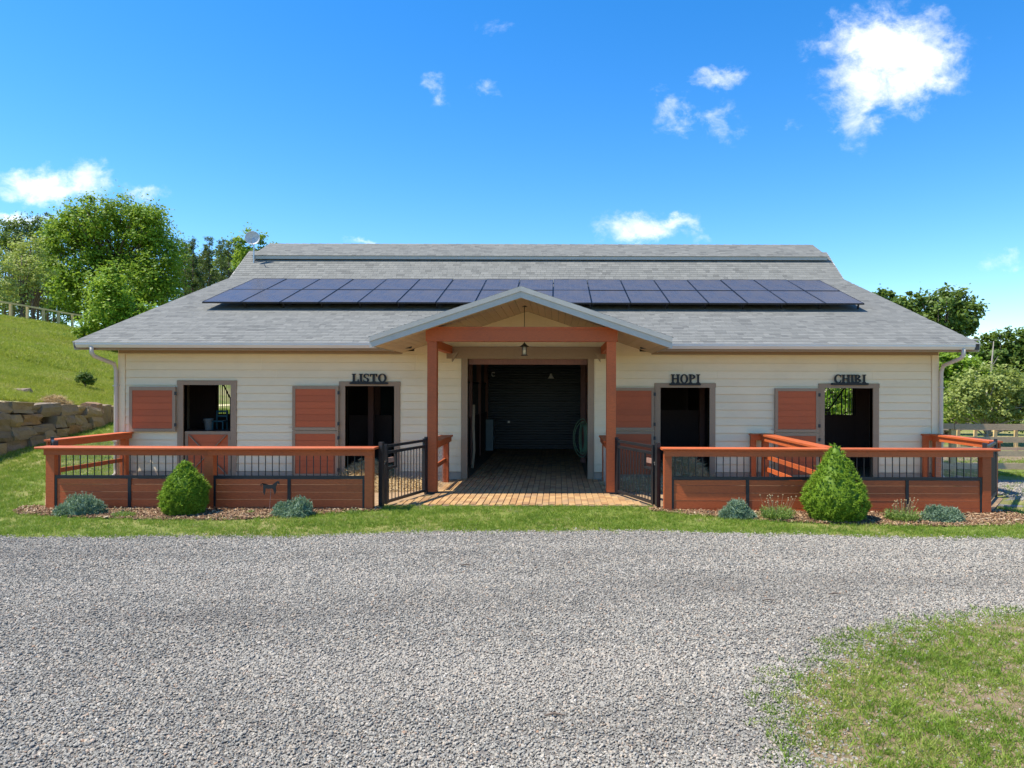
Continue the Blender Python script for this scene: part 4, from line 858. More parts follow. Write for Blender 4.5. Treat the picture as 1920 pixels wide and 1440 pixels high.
# ================================================================ SMALL THINGS NEAR THE BARN
# horse stake
hx, hy = X(508, 12.2), 12.2; k_ = 12.2/F
HORSE = [(488,908),(490,912),(492,906),(494,910),(494,922),(496,929),(498,922),(499,916),(504,917),(510,916),(513,918),(514,922),(516,928),(518,922),(518,914),(520,908),(521,905),(523,908),(525,908),(524,903),(521,902),(519,903),(515,906),(511,909),(504,909),(497,908),(493,907),(491,908)]
hs = thing('horse_stake', 'small black horse silhouette on a thin garden stake', 'garden stake', (hx, hy, 0))
MB().prism([(X(a, hy), Z(a, b_, hy)) for a, b_ in HORSE], lambda u, v, w: (u, w, v), hy-.006, hy+.006).build('horse', 'sign_black', hs, recalc=True)
MB().tube([(hx-.03, hy+.012, -.05), (hx, hy+.012, Z(508, 915, hy))], .005, 5).build('stake', 'rust_rod', hs)
# bucket, chair and tarp in the open left stall
bx_, by_ = X(391, 18.2), 18.2; bz = Z(391, 806, by_)
shf = thing('shelf_box', 'wooden shelf box inside the stall with the closed lower door', 'shelf', (bx_, by_+.1, 0)); MB().box(bx_-.7, bx_+.6, by_-.25, by_+.45, .02, bz-.03).build('carcase', 'interior_wood', shf); MB().box(bx_-.74, bx_+.64, by_-.28, by_+.48, bz-.029, bz-.001).build('top', 'interior_wood', shf)
bk_ = thing('bucket', 'white plastic bucket standing on the stall shelf', 'bucket', (bx_, by_, bz))
MB().lathe([(0, 0), (.085, 0), (.115, .27), (.12, .27), (.12, .285), (.108, .285), (.08, .02), (0, .02)], (bx_, by_, bz), 18).build('pail', 'white_plastic', bk_, smooth=True)
MB().tube([(bx_-.12, by_, bz+.27), (bx_-.1, by_-.1, bz+.2), (bx_, by_-.14, bz+.15), (bx_+.1, by_-.1, bz+.2), (bx_+.12, by_, bz+.27)], .004, 5).build('handle', 'steel', bk_)
cx_ = X(412, 18.3); ch = thing('small_chair', 'dark blue chair on the stall shelf beside the white bucket', 'chair', (cx_, 18.3, bz))
MB().box(cx_-.15, cx_+.15, 18.18, 18.45, bz+.2, bz+.23).build('seat', 'blue_plastic', ch)
for a in (-.13, .13):
    for b_ in (18.2, 18.43): MB().box(cx_+a-.015, cx_+a+.015, b_-.015, b_+.015, bz, bz+.2).build('leg', 'blue_plastic', ch)
    MB().box(cx_+a-.015, cx_+a+.015, 18.415, 18.445, bz+.231, bz+.5).build('back_post', 'blue_plastic', ch)
for zz in (.32, .44): MB().box(cx_-.114, cx_+.114, 18.42, 18.44, bz+zz, bz+zz+.05).build('back_slat', 'blue_plastic', ch)
# hose coil on the aisle wall, pale cabinet, rope, cage lamp
hx_ = .74; hyy = 20.55
hose = thing('garden_hose', 'pale green hose coiled on the aisle wall', 'hose', (hx_, hyy, .3)); m = MB()
for k in range(6):
    ry, rz_ = .09+.035*k, .40+.04*k*(1 if k % 2 else .6); m.tube([(hx_+ry*.55*math.sin(a)*(1 if a < 3.14 or k < 4 else 1.9), hyy-.03-.016*k+.01*math.sin(a*3), .74+rz_*.92*math.cos(a)) for a in np.linspace(0, 2*math.pi, 26)], .013, 6, False)
m.build('coil', 'hose_green', hose, smooth=True); MB().tube([(hx_, hyy+.12, 1.12), (hx_, hyy-.16, 1.12), (hx_, hyy-.18, 1.18)], .012, 6).build('hook', 'steel', hose)
cab = thing('cabinet', 'pale blue cabinet against the back of the aisle', 'cabinet', (X(918, 24.4), 24.6, 0))
MB().box(X(911, 24.4), X(925, 24.4), 24.4, 24.9, .03, Z(905, 787, 24.4)).build('carcase', 'pale_cabinet', cab); MB().box(X(912, 24.38), X(924, 24.38), 24.375, 24.399, .1, Z(905, 789, 24.4)).build('door', 'pale_cabinet', cab)
rp = thing('lead_rope', 'tan lead rope hanging inside the aisle opening', 'rope', (X(888, 17.8), 17.8, .1)); m = MB()
for k in range(3): xx = X(887+k*1.5, 17.8); m.tube([(xx, 17.8, 1.75), (xx-.01, 17.79, 1.2), (xx+.012, 17.8, .6), (xx-.03, 17.78, .16)], .011, 6)
m.build('strands', 'rope', rp, smooth=True)
def barn_lamp(px, py, d, label):
    x, z = X(px, d), Z(px, py, d); l = thing('cage_lamp', label, 'lamp', (x, d, z)); MB().lathe([(.02, .12), (.03, .08), (.09, -.02), (.095, -.03), (.085, -.025), (.02, .05)], (x, d, z), 14).build('shade', 'white_plastic', l, smooth=True); MB().tube([(x, d, z+.1), (x, d, 3.3)], .008, 5).build('cord', 'black_iron', l)
barn_lamp(1033, 708, 21.0, 'white cone lamp hanging in the dark aisle')
def hook_light(px, py, d, label):
    x, z = X(px, d), Z(px, py, d); l = thing('coiled_cord', label, 'cord', (x, d, z)); m = MB()
    for k in range(3): m.tube([(x+(.06-.01*k)*math.cos(a), d-.02*k, z+(.07-.008*k)*math.sin(a)) for a in np.linspace(.6, 5.6, 16)], .010, 5)
    m.build('loops', 'white_plastic', l, smooth=True); MB().box(x-.01, x+.01, d-.01, d+.01, z+.05, 3.3).build('hanger', 'black_iron', l)
hook_light(925, 702, 22, 'white cord loop hanging beside the cabinet end of the aisle'); hook_light(1095, 702, 22, 'white cord loop hanging above the green hose')

# ================================================================ PLANTS
def blades(n, base, dirs, length, width, curve=.0):
    """n thin triangles: base (n,3), dirs (n,3) unit, length (n,)"""
    side = np.cross(dirs, rng.normal(size=(n, 3))); side /= np.linalg.norm(side, axis=1, keepdims=True)+1e-9
    w = (np.asarray(width)*np.ones(n))[:, None]; L = np.asarray(length)[:, None]
    return np.stack([base-side*w, base+side*w, base+dirs*L], 1)
def unit(a): return a/(np.linalg.norm(a, axis=1, keepdims=True)+1e-9)
def shrub_core(parent, prof, c, lump, mat, sq=1.0):
    m = MB(); n = 24; o = len(m.v)
    for r, h in prof:
        for k in range(n):
            an = 2*math.pi*k/n; rr = r*(1+lump*math.sin(3*an+h*9)*math.cos(5*an-h*6)); m.v.append((c[0]+rr*math.cos(an), c[1]+rr*math.sin(an)*sq, c[2]+h))
    for i in range(len(prof)-1):
        for k in range(n): m.f.append((i*n+k, i*n+(k+1) % n, (i+1)*n+(k+1) % n, (i+1)*n+k))
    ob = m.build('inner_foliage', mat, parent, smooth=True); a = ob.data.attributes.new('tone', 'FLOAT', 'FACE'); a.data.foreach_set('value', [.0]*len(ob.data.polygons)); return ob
def dwarf_spruce(px, d, top_py, half_px, prof, label):
    x, y = X(px, d), d; H = Z(px, top_py, d)-float(low_ground(x, d)); rm = half_px*d/F; z0 = float(low_ground(x, d))
    t_ = thing('dwarf_spruce', label, 'shrub', (x, y, z0))
    P = np.array(prof)
    rad = lambda h: np.interp(h, P[:, 0], P[:, 1])*rm
    shrub_core(t_, [(rad(h)*.80, h*H*.95+.01) for h in np.linspace(0, 1, 14)], (x, y, z0), .05, 'needle_spruce')
    MB().tube([(x, y, z0-.04), (x, y, z0+.3*H)], [.05, .03], 8).build('trunk', 'bark', t_)
    # little shoot tufts standing off the surface, gathered into lumps
    nl = 300; hl = rng.random(nl)**.85; al = rng.random(nl)*2*math.pi; lump_h = hl; 
    n = 2600; h = 1-np.sqrt(rng.random(n))*1.0; h = np.clip(h*.98+.01, .0, 1); an = rng.random(n)*2*math.pi
    lum = 1+.04*np.sin(an*7+h*23)+.045*np.sin(an*13-h*31+1.7)+.04*np.sin(an*3+h*9+px)
    r = rad(h)*lum*(.90+.10*rng.random(n)); nz_ = np.full(n, .35)+.9*np.maximum(0, h-.5)
    c = np.stack([x+r*np.cos(an), y+r*np.sin(an), z0+h*H*.985], 1); out = unit(np.stack([np.cos(an), np.sin(an), nz_], 1))
    K = 11; cc = np.repeat(c, K, 0); oo = unit(np.repeat(out, K, 0)+rng.normal(size=(n*K, 3))*.62)
    tri = blades(n*K, cc-oo*.02, oo, rng.uniform(.03, .062, n*K)*np.repeat(1+.7*(rng.random(n) < .12), K), rng.uniform(.005, .010, n*K))
    tone = np.clip(np.repeat(rng.normal(.5, .26, n), K)+rng.normal(0, .1, n*K), 0, 1)
    o = link(bpy.data.objects.new('foliage', nmesh('foliage', tri-np.array([x, y, z0]), 3, 'needle_spruce', tone)), t_)
dwarf_spruce(347, 12.02, 858, 39, [(0, .60), (.06, .82), (.16, .97), (.3, 1.0), (.48, .95), (.63, .76), (.76, .50), (.88, .26), (.96, .11), (1, .02)], 'rounded dwarf spruce in front of the fence with the horse stake')
dwarf_spruce(1567, 11.85, 828, 58, [(0, .60), (.05, .80), (.15, .96), (.27, 1.0), (.42, .90), (.58, .67), (.74, .43), (.88, .23), (.96, .10), (1, .02)], 'tall conical dwarf spruce in front of the fence near CHIBI')
def juniper(px, py, d, wpx, hpx, lobes, label):
    x = X(px, d); z0 = float(low_ground(x, d)); s = d/F; t_ = thing('blue_juniper', label, 'shrub', (x, d, z0)); tri = []; tone = []
    for (ox, oy, w, h) in lobes:
        w_, h_ = w*wpx*s, h*hpx*s; c0 = np.array([x+ox*wpx*s, d+oy*wpx*s, z0])
        shrub_core(t_, [(w_*.84, .0), (w_*.82, h_*.22), (w_*.64, h_*.55), (w_*.36, h_*.78), (.01, h_*.86)], tuple(c0), .12, 'needle_juniper', .8)
        n = 520; ph = np.arccos(rng.random(n)*.98); an = rng.random(n)*2*math.pi; lum = .88+.14*rng.random(n)+.07*np.sin(an*6+ph*9)
        c = c0+np.stack([w_*np.sin(ph)*np.cos(an), w_*.8*np.sin(ph)*np.sin(an), h_*np.cos(ph)], 1)*lum[:, None]
        out = unit(np.stack([np.sin(ph)*np.cos(an), np.sin(ph)*np.sin(an), np.cos(ph)*.8+.25], 1)+rng.normal(size=(n, 3))*.35); K = 12
        cc = np.repeat(c, K, 0)+np.repeat(out, K, 0)*rng.uniform(-.05, .03, n*K)[:, None]; oo = unit(np.repeat(out, K, 0)+rng.normal(size=(n*K, 3))*.6)
        tri.append(blades(n*K, cc, oo, rng.uniform(.02, .045, n*K), rng.uniform(.004, .007, n*K))); tone.append(np.clip(np.repeat(rng.normal(.5, .2, n), K)+rng.normal(0, .12, n*K), 0, 1))
    link(bpy.data.objects.new('foliage', nmesh('foliage', np.concatenate(tri)-np.array([x, d, z0]), 3, 'needle_juniper', np.concatenate(tone))), t_)
juniper(152, 966, 11.95, 44, 40, [(0, 0, .75, 1), (-.5, -.1, .5, .55), (.5, .05, .5, .7)], 'blue juniper mound by the corner post facing the boulder wall')
juniper(551, 966, 11.9, 37, 34, [(.32, .1, .62, 1), (-.45, 0, .58, .78), (.1, -.2, .7, .5)], 'two-lobed blue juniper beside the horse stake')
juniper(1383, 968, 11.85, 33, 34, [(-.05, .0, .72, 1), (.5, -.1, .5, .45), (-.55, 0, .45, .5)], 'blue juniper mound below HOPI side of the fence')
juniper(1767, 972, 11.8, 38, 30, [(-.3, 0, .65, 1), (.4, 0, .6, .85), (0, -.2, .7, .6)], 'spreading blue juniper near the corner post facing the paddock')
def perennial(px, d, wpx, hpx, stems, label, n=520, hgt=1.0):
    x = X(px, d); z0 = float(low_ground(x, d)); s = d/F; w, h = wpx*s, hpx*s; t_ = thing('perennial', label, 'plant', (x, d, z0))
    rr = w*.55*np.sqrt(rng.random(n)); an = rng.random(n)*2*math.pi; base = np.stack([x+rr*np.cos(an), d+rr*.7*np.sin(an), np.full(n, z0)], 1)
    dirs = unit(np.stack([np.cos(an)*rr/w*1.3, np.sin(an)*rr/w*1.3, np.full(n, .9)], 1)+rng.normal(size=(n, 3))*.32); dirs[:, 2] = np.abs(dirs[:, 2])
    L = h*rng.uniform(.35, 1.0, n); t1 = blades(n, base, dirs, L, rng.uniform(.004, .009, n)); K = 3
    bb = np.repeat(base, K, 0)+np.repeat(dirs*L[:, None], K, 0)*rng.uniform(.3, .95, n*K)[:, None]; t2 = blades(n*K, bb, unit(np.repeat(dirs, K, 0)+rng.normal(size=(n*K, 3))*.8), rng.uniform(.02, .05, n*K), rng.uniform(.005, .011, n*K))
    tri = np.concatenate([t1, t2]); link(bpy.data.objects.new('foliage', nmesh('foliage', tri-np.array([x, d, z0]), 3, 'perennial', rng.random(len(tri)))), t_)
    if stems:
        m = MB()
        for k in range(stems):
            a = rng.random()*6.28; r_ = rng.random()*w*.5; l_ = h*rng.uniform(1.0, 1.55); b0 = Vector((x+r_*math.cos(a), d+.6*r_*math.sin(a), z0)); tip = b0+Vector((math.cos(a)*.25*l_+rng.normal()*.03, math.sin(a)*.15*l_, l_*.92))
            m.tube([b0, b0.lerp(tip, .5)+Vector((0, 0, .03)), tip], [.003, .0025, .002], 4); m.lathe([(0, -.012), (.012, 0), (.01, .012), (0, .016)], tip, 6)
        st = m.build('flower_stems', 'dry_stem', t_)
perennial(1457, 11.8, 38, 32, 22, 'airy green flowering plant between juniper and conical spruce near HOPI')
perennial(1693, 11.8, 42, 30, 26, 'green plant with dry flower stems between conical spruce and corner juniper')
perennial(233, 11.75, 30, 14, 8, 'sparse low plant between corner juniper and rounded spruce', 220)
perennial(527, 12.05, 14, 10, 5, 'tiny green weed tuft beside the horse stake', 160)
perennial(905-240, 12.15, 18, 9, 5, 'thin dry weed by the fence post next to LISTO gate', 60)
perennial(470, 12.1, 10, 7, 0, 'tiny weed tuft between rounded spruce and horse stake', 80)

# ---- trees
def leaf_quads(c, nrm, size, aspect=.62):
    n = len(c); a = unit(np.cross(nrm, rng.normal(size=(n, 3)))); b_ = np.cross(nrm, a); s = np.asarray(size)[:, None]
    return np.stack([c-a*s, c-b_*s*aspect+a*s*.1, c+a*s, c+b_*s*aspect+a*s*.1], 1)
def broadleaf(px, d, z0, lobes, leaves, size, mat, label, trunk_r=.22, bark='bark', clump=.55, name='broadleaf_tree', tilt=.0, shoots=True, cat='tree'):
    """lobes: (px, py, half width px, half height px) ellipses of the crown in the picture, given depth round the trunk"""
    x = X(px, d); t_ = thing(name, label, cat, (x, d, z0)); s = d/F; tot = sum(w*h for _, _, w, h in lobes); C = []; T = []; N = []; limbs = []
    for (lx_, ly_, w, h) in lobes:
        c0 = np.array([X(lx_, d), d+rng.normal()*w*s*.3, Z(lx_, ly_, d)]); n = int(leaves*w*h/tot); ncl = max(6, n//46)
        v = unit(rng.normal(size=(ncl, 3))); rr = (.45+.55*rng.random(ncl)**.55)*(1+.10*rng.normal(size=ncl)); R3 = np.array([w*s, w*s*.8, h*s])
        cc = c0+v*R3*rr[:, None]; cr = clump*min(w, h)*s*.55*rng.uniform(.55, 1.25, ncl)
        idx = rng.integers(0, ncl, n); g = rng.normal(size=(n, 3))*np.array([.52, .52, .36]); p = cc[idx]+g*cr[idx][:, None]
        if shoots: up = rng.random(n) < .12; p[up, 2] += rng.random(up.sum())*cr[idx][up]*1.2
        out = unit((p-c0)/R3); C.append(p); N.append(unit(out*.7+np.array([0, 0, .75])+rng.normal(size=(n, 3))*.75)); T.append(np.clip(rng.normal(.5, .17, ncl)[idx]+rng.normal(0, .16, n), 0, 1))
        for k in range(min(9, ncl)): limbs.append(cc[k])
    C = np.concatenate(C); N = np.concatenate(N); T = np.concatenate(T); C[:, 2] = np.maximum(C[:, 2], z0+.15)
    me = nmesh('crown', leaf_quads(C, N, size*rng.uniform(.6, 1.25, len(C)))-np.array([x, d, z0]), 4, mat, T); link(bpy.data.objects.new('crown', me), t_)
    top = max(l[2] for l in limbs); m = MB(); hgt = top-z0; tr = [Vector((x+tilt*k*.1, d, z0-.2+hgt*.82*k/6)) for k in range(7)]
    m.tube(tr, [trunk_r*(1-.12*k) for k in range(7)], 9); m.build('trunk', bark, t_, smooth=True); m = MB()
    for l in limbs:
        l = Vector(l); k = random.uniform(.25, .8)*min(1, (l.z-z0)/hgt+.1); b0 = Vector((x+tilt*k*.5, d, z0+hgt*.8*k)); md = b0.lerp(l, .5)+Vector((0, 0, .06*(l-b0).length))
        m.tube([b0, md, l], [trunk_r*.45, trunk_r*.25, trunk_r*.08], 6)
    m.build('limbs', bark, t_, smooth=True); return t_
def pine(px, d, z0, top_py, half_px, label, dens=1.0, mat='needle_pine', clear=.35, name='pine_tree', group=None):
    x = X(px, d); H = Z(px, top_py, d)-z0; s = d/F; r0 = half_px*s; t_ = thing(name, label, 'tree', (x, d, z0), group); C = []; Dd = []; T = []; m2 = MB()
    lean = random.uniform(-.03, .03)*H
    nb = int(38*dens)
    for k in range(nb):
        f = clear+(1-clear)*((k+random.random())/nb); r = r0*(1-.75*((f-clear)/(1-clear))**1.3)*random.uniform(.55, 1.15); a = random.random()*6.283
        b0 = Vector((x+lean*f, d, z0+H*f)); tip = b0+Vector((r*math.cos(a), r*math.sin(a), r*random.uniform(-.02, .4))); m2.tube([b0, b0.lerp(tip, .55)+Vector((0, 0, -.04*r)), tip], [.045, .03, .012], 5)
        nt = int(9*max(.4, r/r0)); 
        for j in range(nt):
            u = random.uniform(.3, 1.05); c = b0.lerp(tip, u)+Vector((random.gauss(0, .14*r), random.gauss(0, .14*r), random.gauss(.05, .09*r)))
            nn = 26; dr = unit(rng.normal(size=(nn, 3))*np.array([1, 1, .6])+np.array([.3*math.cos(a), .3*math.sin(a), .45])); C.append(np.array(c)+rng.normal(size=(nn, 3))*.14); Dd.append(dr); T.append(np.full(nn, random.random()))
    C = np.concatenate(C); Dd = np.concatenate(Dd); T = np.concatenate(T); n = len(C)
    tri = blades(n, C, Dd, rng.uniform(.16, .38, n), rng.uniform(.03, .055, n)); link(bpy.data.objects.new('crown', nmesh('crown', tri-np.array([x, d, z0]), 3, mat, np.clip(T+rng.normal(0, .12, n), 0, 1))), t_)
    MB().tube([(x, d, z0-.2), (x+lean*.5, d, z0+H*.5), (x+lean, d, z0+H*.98)], [.15, .10, .02], 7).build('trunk', 'bark', t_, smooth=True); m2.build('limbs', 'bark', t_); return t_
def hz(px, d): return float(ground(X(px, d), d))
broadleaf(215, 80, hz(215, 80), [(215, 450, 85, 75), (150, 495, 60, 75), (285, 490, 56, 75), (215, 545, 105, 60), (120, 450, 34, 42), (240, 412, 52, 42), (190, 415, 45, 42), (300, 535, 44, 60), (150, 425, 36, 40), (280, 430, 36, 40), (125, 560, 34, 40)], 52000, .17, 'leaf_maple', 'broad bright green maple standing on the bank behind the rail fence', .28, clump=.6)
broadleaf(205, 50, hz(205, 50), [(212, 575, 36, 50), (185, 612, 40, 40), (240, 605, 40, 40), (208, 535, 22, 34), (206, 508, 11, 22), (268, 590, 20, 26), (165, 632, 28, 26), (235, 640, 40, 30)], 19000, .105, 'leaf_light', 'small light green tree in front of the big maple beside the roof edge', .12, clump=.65)
broadleaf(40, 64, hz(40, 64), [(30, 480, 40, 45), (20, 530, 45, 55), (55, 520, 20, 38)], 7000, .12, 'leaf_willow', 'pale yellowish green tree with drooping foliage by the rail fence', .12, clump=.6, shoots=False)
broadleaf(62, 80, hz(62, 80), [(62, 455, 42, 50), (30, 440, 40, 35), (85, 500, 30, 60), (10, 470, 30, 45)], 8000, .15, 'leaf_dark', 'dark leafy tree between the pale tree and the maple', .2)
for i, (px_, tp, hw, d_) in enumerate(((8, 432, 30, 92), (24, 420, 26, 88), (45, 430, 24, 95), (70, 408, 26, 90), (88, 405, 24, 86), (100, 430, 22, 96), (345, 455, 20, 92), (358, 450, 22, 88), (378, 470, 20, 95), (392, 448, 24, 90), (412, 452, 24, 94), (428, 455, 22, 87), (446, 452, 22, 93))):
    pine(px_, d_, hz(px_, d_), tp, hw, 'thin dark pine, %s from the maple %s' % (ORD[5-i] if i < 6 else ORD[i-6], 'behind the rail fence' if i < 6 else 'toward the satellite dish'), .9, clear=.3, group='pines along the bank')
broadleaf(480, 75, hz(480, 75), [(478, 465, 32, 30), (455, 490, 28, 30), (500, 480, 25, 28)], 4500, .15, 'leaf_maple', 'green tree top showing behind the satellite dish', .18)
broadleaf(560, 95, 4, [(560, 475, 40, 24), (600, 480, 40, 20)], 2500, .2, 'leaf_dark', 'tree hidden behind the barn roof next to the dish tree', .2) if False else None
broadleaf(365, 98, hz(365, 98), [(365, 545, 40, 60), (330, 560, 35, 60), (410, 520, 30, 50)], 5000, .2, 'leaf_dark', 'dark undergrowth tree below the thin pines near the roof edge', .15)
broadleaf(60, 100, hz(60, 100), [(20, 575, 45, 32), (70, 570, 45, 36), (115, 580, 40, 32), (40, 545, 40, 30)], 6000, .2, 'leaf_dark', 'dark undergrowth filling the gaps behind the rail fence trunks', .12)
broadleaf(395, 104, hz(395, 104), [(395, 500, 45, 40), (430, 490, 35, 35), (350, 500, 35, 45)], 4500, .2, 'leaf_dark', 'dark green tree filling behind the pines next to the dish', .15)
# right of the barn
broadleaf(1765, 56, -.68, [(1770, 590, 58, 42), (1725, 600, 45, 45), (1800, 600, 28, 32), (1700, 570, 30, 22), (1750, 640, 70, 40)], 13000, .17, 'leaf_dark', 'round topped dark green tree behind the sloping roof end', .25, clump=.6)
broadleaf(1655, 60, -.68, [(1655, 570, 42, 24), (1640, 600, 50, 30), (1690, 590, 30, 26)], 6000, .17, 'leaf_dark', 'tree crown just showing over the roof slope', .25)
broadleaf(1880, 50, -.68, [(1880, 660, 45, 38), (1920, 660, 40, 45), (1850, 690, 30, 40), (1900, 720, 60, 50), (1940, 700, 50, 60), (1846, 655, 30, 30)], 15000, .15, 'leaf_dark', 'tall dark green tree behind the silvery bush', .2, clump=.55)
broadleaf(1790, 45, -.68, [(1790, 690, 40, 30), (1775, 730, 40, 40), (1830, 720, 40, 40)], 8000, .13, 'leaf_maple', 'mid green tree between the barn corner and the silvery bush', .15, clump=.55)
broadleaf(1850, 36, -.68, [(1850, 725, 62, 40), (1900, 740, 60, 42), (1800, 755, 45, 35), (1860, 770, 80, 24), (1930, 770, 50, 35)], 17000, .085, 'leaf_pale', 'silvery green spreading bush behind the paddock fence', .1, 'bark_pale', .6, 'large_bush', cat='bush')
broadleaf(1770, 40, -.68, [(1780, 765, 45, 26), (1830, 785, 60, 16), (1750, 780, 40, 20), (1900, 790, 50, 16)], 7000, .09, 'leaf_maple', 'low bright green bush along the far paddock fence', .08, 'bark', .6, 'low_bush', cat='bush')
broadleaf(1560, 52, -.68, [(1560, 740, 70, 60), (1640, 720, 60, 60), (1480, 730, 50, 60)], 7000, .17, 'leaf_maple', 'green tree seen through the window behind the CHIBI door', .2)
broadleaf(2010, 44, -.68, [(2010, 690, 60, 60), (2060, 720, 60, 50)], 6000, .15, 'leaf_dark', 'dark green tree past the silvery bush along the paddock', .2)
broadleaf(160, 29, float(ground(X(160, 29), 29)), [(160, 708, 13, 10), (168, 713, 9, 8), (150, 712, 8, 6)], 2200, .04, 'leaf_dark', 'small dark bush alone on the grassy bank', .02, clump=.8, name='small_bush', cat='bush')
dt = thing('bare_trunk', 'pale bare dead trunk standing among the trees right of the paddock bush', 'dead tree', (X(1858, 44), 44, -.68))
MB().tube([(X(1856, 44), 44, -.8), (X(1858, 44), 44, Z(1858, 700, 44)), (X(1863, 44), 44, Z(1863, 640, 44))], [.10, .07, .02], 7).build('trunk', 'bark_pale', dt, smooth=True)
MB().tube([(X(1858, 44), 44, Z(1858, 690, 44)), (X(1868, 44), 43.8, Z(1868, 668, 44))], [.03, .012], 5).build('branch', 'bark_pale', dt)

# ================================================================ RETAINING WALL
rw = thing('retaining_wall', 'dry stacked retaining wall of rough brown and grey boulders', 'wall', (WALLX, 22, .4))
def boulder(cx, cy, cz, sx, sy, sz, seed):
    r = np.random.default_rng(seed); n = 5; pts = []; 
    import bmesh
    bm = bmesh.new(); bmesh.ops.create_cube(bm, size=2); bmesh.ops.subdivide_edges(bm, edges=bm.edges, cuts=2, use_grid_fill=True)
    ph = r.random(9)*6.28
    for v in bm.verts:
        c = v.co; m_ = max(abs(c.x), abs(c.y), abs(c.z)); k = m_/c.length; f = .62+.38*k; c *= f*1.08 if k < .75 else 1
        c.x *= sx*(1+.10*math.sin(c.z*2.1+ph[0])+.05*math.sin(c.y*4+ph[1])); c.y *= sy*(1+.10*math.sin(c.z*2.4+ph[2])+.06*math.sin(c.x*3+ph[3])); c.z *= sz*(1+.12*math.sin(c.y*1.7/sy*.6+ph[4])+.05*math.sin(c.y*5+ph[5]))
        c += Vector(r.normal(size=3)*np.array([sx, sy, sz])*.045)
    b = MB(); bm.verts.ensure_lookup_table(); ca, sa = math.cos(.05*r.normal()), math.sin(.08*r.normal())
    b.v = [(cx+v.co.x, cy+v.co.y, cz+v.co.z+sa*v.co.y) for v in bm.verts]; b.f = [tuple(v.index for v in f.verts) for f in bm.faces]; bm.free()
    return b.build('stone', 'boulder', rw)
bf = MB(); bys = np.linspace(8, 27.5, 40)
for k in range(39):
    y0_, y1_ = bys[k], bys[k+1]; bf.hexa([(WALLX-.3, y0_, float(low_ground(WALLX, y0_))-.2), (WALLX+.06, y0_, float(low_ground(WALLX, y0_))-.2), (WALLX+.06, y1_, float(low_ground(WALLX, y1_))-.2), (WALLX-.3, y1_, float(low_ground(WALLX, y1_))-.2), (WALLX-.3, y0_, float(hill_top(y0_))-.03), (WALLX+.06, y0_, float(hill_top(y0_))-.06), (WALLX+.06, y1_, float(hill_top(y1_))-.06), (WALLX-.3, y1_, float(hill_top(y1_))-.03)])
tag(bf.build('earth_bank', 'soil'), 'brown earth behind the boulders of the retaining wall', 'earth', None, 'structure')
sd = 0
y_ = 16.5
rows = 3
for rowi in range(4):
    yy = 16.6+random.uniform(-.3, .3)
    while yy < 24.2:
        base = float(low_ground(WALLX+.3, yy)); top = float(hill_top(yy)); hh = top-base; L = random.uniform(.4, .95)
        nr = 4 if hh > 1.25 else 3 if hh > .85 else 2
        if rowi < nr:
            rh = hh/nr; ex = rh*random.uniform(.93, 1.12); sd += 1
            if rowi == nr-1: ex = rh*random.uniform(.8, 1.1); L = max(.8, L*.9)
            boulder(WALLX+.18-.05*rowi+random.uniform(-.05, .05), yy+L/2, base-.03+rowi*rh+rh/2, .38, L/2*1.03, ex/2*1.04, sd)
        yy += L*.985
for k, (yy, w, h) in enumerate(((24.3, .38, .82), (24.72, .42, .72), (25.15, .36, .58), (25.55, .40, .46), (25.95, .36, .38), (26.35, .4, .32), (26.8, .45, .28), (27.25, .4, .24))):
    base = float(low_ground(WALLX+.3, yy)); boulder(WALLX+.15, yy, base+h/2-.05, .3, w/2*1.05, h/2+.04, 500+k)
# dry hay heap, log and loose stone on the bank
def straw_meshes(n=4, mat='straw'):
    res = []
    for k in range(n):
        tri = blades(14, rng.normal(size=(14, 3))*np.array([.05, .05, .008]), unit(rng.normal(size=(14, 3))*np.array([1, 1, .25])), rng.uniform(.06, .16, 14), rng.uniform(.003, .006, 14)); res.append(nmesh('straw_bunch', tri, 3, mat))
    return res
SB = straw_meshes()
def heap(name, cx, cy, rx, ry, h, n, label, zf, cat='straw'):
    a = rng.random(n)*2*math.pi; r = np.sqrt(rng.random(n)); x = cx+r*rx*np.cos(a); y = cy+r*ry*np.sin(a); z = np.array([zf(p, q_) for p, q_ in zip(x, y)])+h*np.maximum(0, 1-r**1.6)*(.75+.5*rng.random(n))
    return scatter(name, np.stack([x, y, z], 1), np.stack([rng.normal(0, .35, n), rng.normal(0, .35, n), rng.random(n)*6.28], 1), rng.uniform(.7, 1.4, n), SB, label, cat)
heap('hay_heap', X(118, 22.9)-.25, 22.9, .3, .5, .2, 420, 'heap of yellow hay lying on top of the boulder wall', lambda a, b: float(hill(a, b)))
flat0 = lambda a, b: .012
heap('bedding_heap', X(692, 17.0), 17.0, .62, .75, .30, 2600, 'straw bedding heaped inside the door named LISTO', flat0)
heap('bedding_heap', X(1278, 17.0), 16.95, .62, .75, .45, 2600, 'straw bedding heaped inside the door named HOPI', flat0)
heap('loose_straw', X(1210, 15.6), 15.7, .9, 1.0, .05, 900, 'loose straw strewn on the pen floor outside HOPI', flat0)
heap('loose_straw', X(735, 15.6), 15.6, 1.0, 1.0, .03, 500, 'loose straw strewn on the pen floor outside LISTO', flat0)
lg = thing('loose_stone', 'flat pale stone lying on the grassy bank', 'stone', (X(40, 24), 24, float(ground(X(40, 24), 24))))
b = MB(); cx, cy, cz = WLOC[lg.name]; b.hexa([(cx-.3, cy-.2, cz-.03), (cx+.28, cy-.25, cz-.03), (cx+.3, cy+.2, cz-.03), (cx-.25, cy+.2, cz-.03), (cx-.24, cy-.15, cz+.14), (cx+.2, cy-.2, cz+.10), (cx+.22, cy+.14, cz+.16), (cx-.2, cy+.14, cz+.12)]); b.build('slab', 'boulder', lg)

